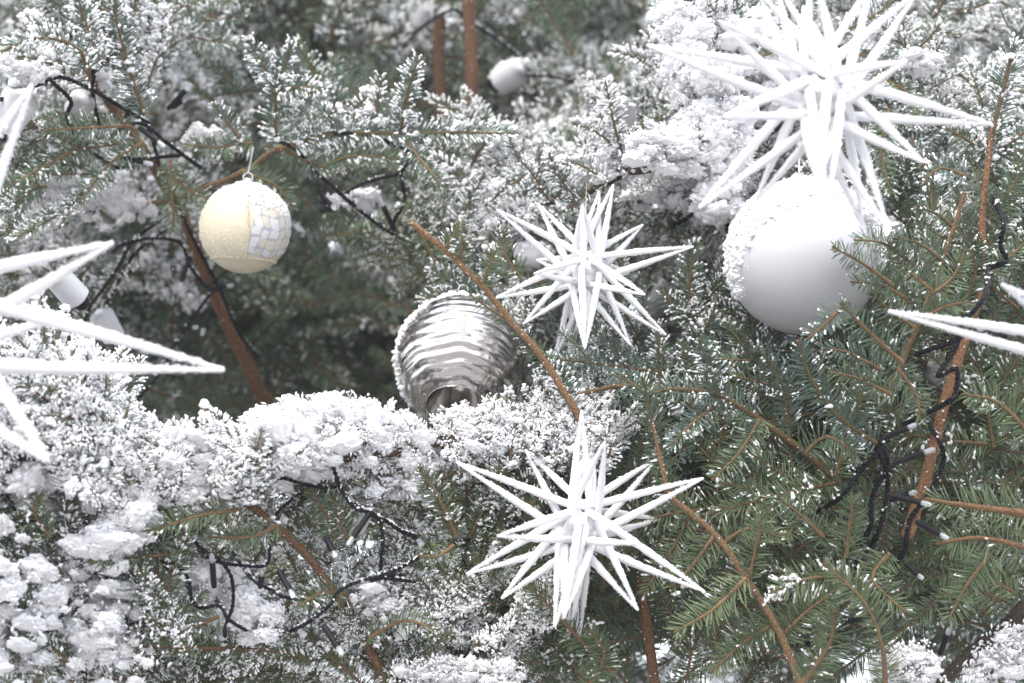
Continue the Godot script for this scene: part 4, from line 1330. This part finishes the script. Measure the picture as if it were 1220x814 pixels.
	traced(b, [[560, 640], [580, 600], [600, 570]], 2.4, 2.38, 1.2, ol, 0.018, 0.003, br)
	traced(b, [[640, 610], [620, 580], [610, 540]], 2.42, 2.4, 1.2, ol, 0.018, 0.003, br)
	traced(b, [[720, 700], [716, 670], [726, 640]], 2.4, 2.38, 0.2, ol, 0.02, 0.003, br)
	traced(b, [[700, 820], [720, 780], [700, 750]], 2.36, 2.33, 0.4, ol, 0.022, 0.003, br)
	fill([430, 560, 640, 700, 2.40, 2.52, 40, 120, 90, 0.6, 1.6, "o", 0.8], b)
	fill([430, 680, 620, 830, 2.38, 2.52, 30, 120, 90, 0.9, 2.4, "o", 0.85], b)
	fill([600, 640, 830, 830, 2.40, 2.52, 34, 120, 90, 0.1, 0.9, "o", 0.95], b)
	fill([600, 520, 780, 640, 2.44, 2.54, 26, 120, 90, 0.6, 1.7, "o", 0.85], b)
	snow_heap(b, [[430, 700], [470, 720], [500, 740]], 2.36, 2.36, 30, 0.02, 0.02, 0.003, 0.009, 3.0)
	snow_heap(b, [[490, 800], [540, 795], [600, 805]], 2.35, 2.35, 50, 0.02, 0.016, 0.003, 0.009, 3.0)
	snow_heap(b, [[500, 700], [540, 720], [560, 700]], 2.38, 2.38, 24, 0.02, 0.02, 0.002, 0.007, 3.0)

	# --- everything deeper: too many shoots to tell apart
	var n0: Node = null
	fill([120, -40, 840, 200, 3.0, 3.5, 130, 100, 120, 0.0, 1.8, "g", 1.3], n0)
	fill([100, 220, 520, 520, 2.95, 3.4, 120, 60, 130, 0.0, 0.8, "g", 1.1], n0)
	fill([480, 190, 900, 520, 2.75, 3.3, 120, 100, 120, 0.3, 2.0, "g", 1.0], n0)
	fill([-80, -40, 260, 330, 2.8, 3.3, 90, 120, 120, 1.2, 2.7, "g", 1.1], n0)
	fill([860, -40, 1300, 400, 2.75, 3.3, 130, 100, 120, 1.2, 2.7, "b", 1.1], n0)
	fill([700, 380, 1300, 860, 2.55, 3.1, 230, 110, 120, 0.0, 1.0, "g", 1.1], n0)
	fill([-60, 520, 760, 860, 2.5, 3.0, 230, 110, 120, 0.4, 1.8, "g", 1.0], n0)
	fill([-200, -120, 1420, 940, 3.3, 4.0, 300, 100, 150, 0.6, 2.0, "g", 1.3], n0)
	fill([-300, -420, 1500, -60, 2.7, 3.9, 120, 100, 120, 0.8, 2.4, "g", 1.3], n0)
	fill([280, -40, 820, 240, 3.15, 3.7, 70, 100, 120, 0.6, 2.2, "g", 1.2], n0)
	fill([300, 360, 600, 540, 3.1, 3.6, 90, 80, 120, 0.0, 0.8, "g", 1.2], n0)
	fill([-60, 380, 260, 520, 2.75, 3.4, 70, 80, 120, 0.2, 1.3, "g", 1.1], n0)
	fill([0, 640, 240, 800, 2.24, 2.32, 18, 150, 90, 0.8, 1.8, "o", 0.85], n0)
	fill([-60, 490, 170, 620, 2.20, 2.32, 100, 95, 50, 2.7, 3.0, "b", 0.8], n0)
	fill([140, 520, 330, 590, 2.22, 2.34, 70, 95, 70, 2.9, 3.0, "b", 0.55], n0)
	fill([320, 505, 500, 570, 2.32, 2.4, 60, 95, 80, 2.8, 3.0, "b", 0.5], n0)
	fill([550, 510, 720, 560, 2.36, 2.44, 50, 95, 80, 2.4, 3.0, "b", 0.5], n0)
	fill([-60, 600, 140, 820, 2.22, 2.34, 44, 140, 90, 1.0, 3.0, "g", 0.75], n0)
	fill([430, 700, 620, 820, 2.36, 2.42, 26, 100, 90, 2.3, 3.0, "b", 0.55], n0)
	fill([800, 40, 900, 240, 2.48, 2.56, 26, 120, 90, 2.6, 3.0, "b", 0.55], n0)
	var fo := Node3D.new()
	fo.name = "foliage"
	tree.add_child(fo)
	fo.set_meta("kind", "stuff")
	for m in far_copies:
		var mm := MultiMesh.new()
		mm.transform_format = MultiMesh.TRANSFORM_3D
		mm.mesh = m
		var list: Array = far_copies[m]
		mm.instance_count = list.size()
		for q in list.size():
			mm.set_instance_transform(q, list[q])
		var mi := MultiMeshInstance3D.new()
		mi.name = "shoots"
		mi.multimesh = mm
		mi.set_meta("kind", "stuff")
		fo.add_child(mi, true)
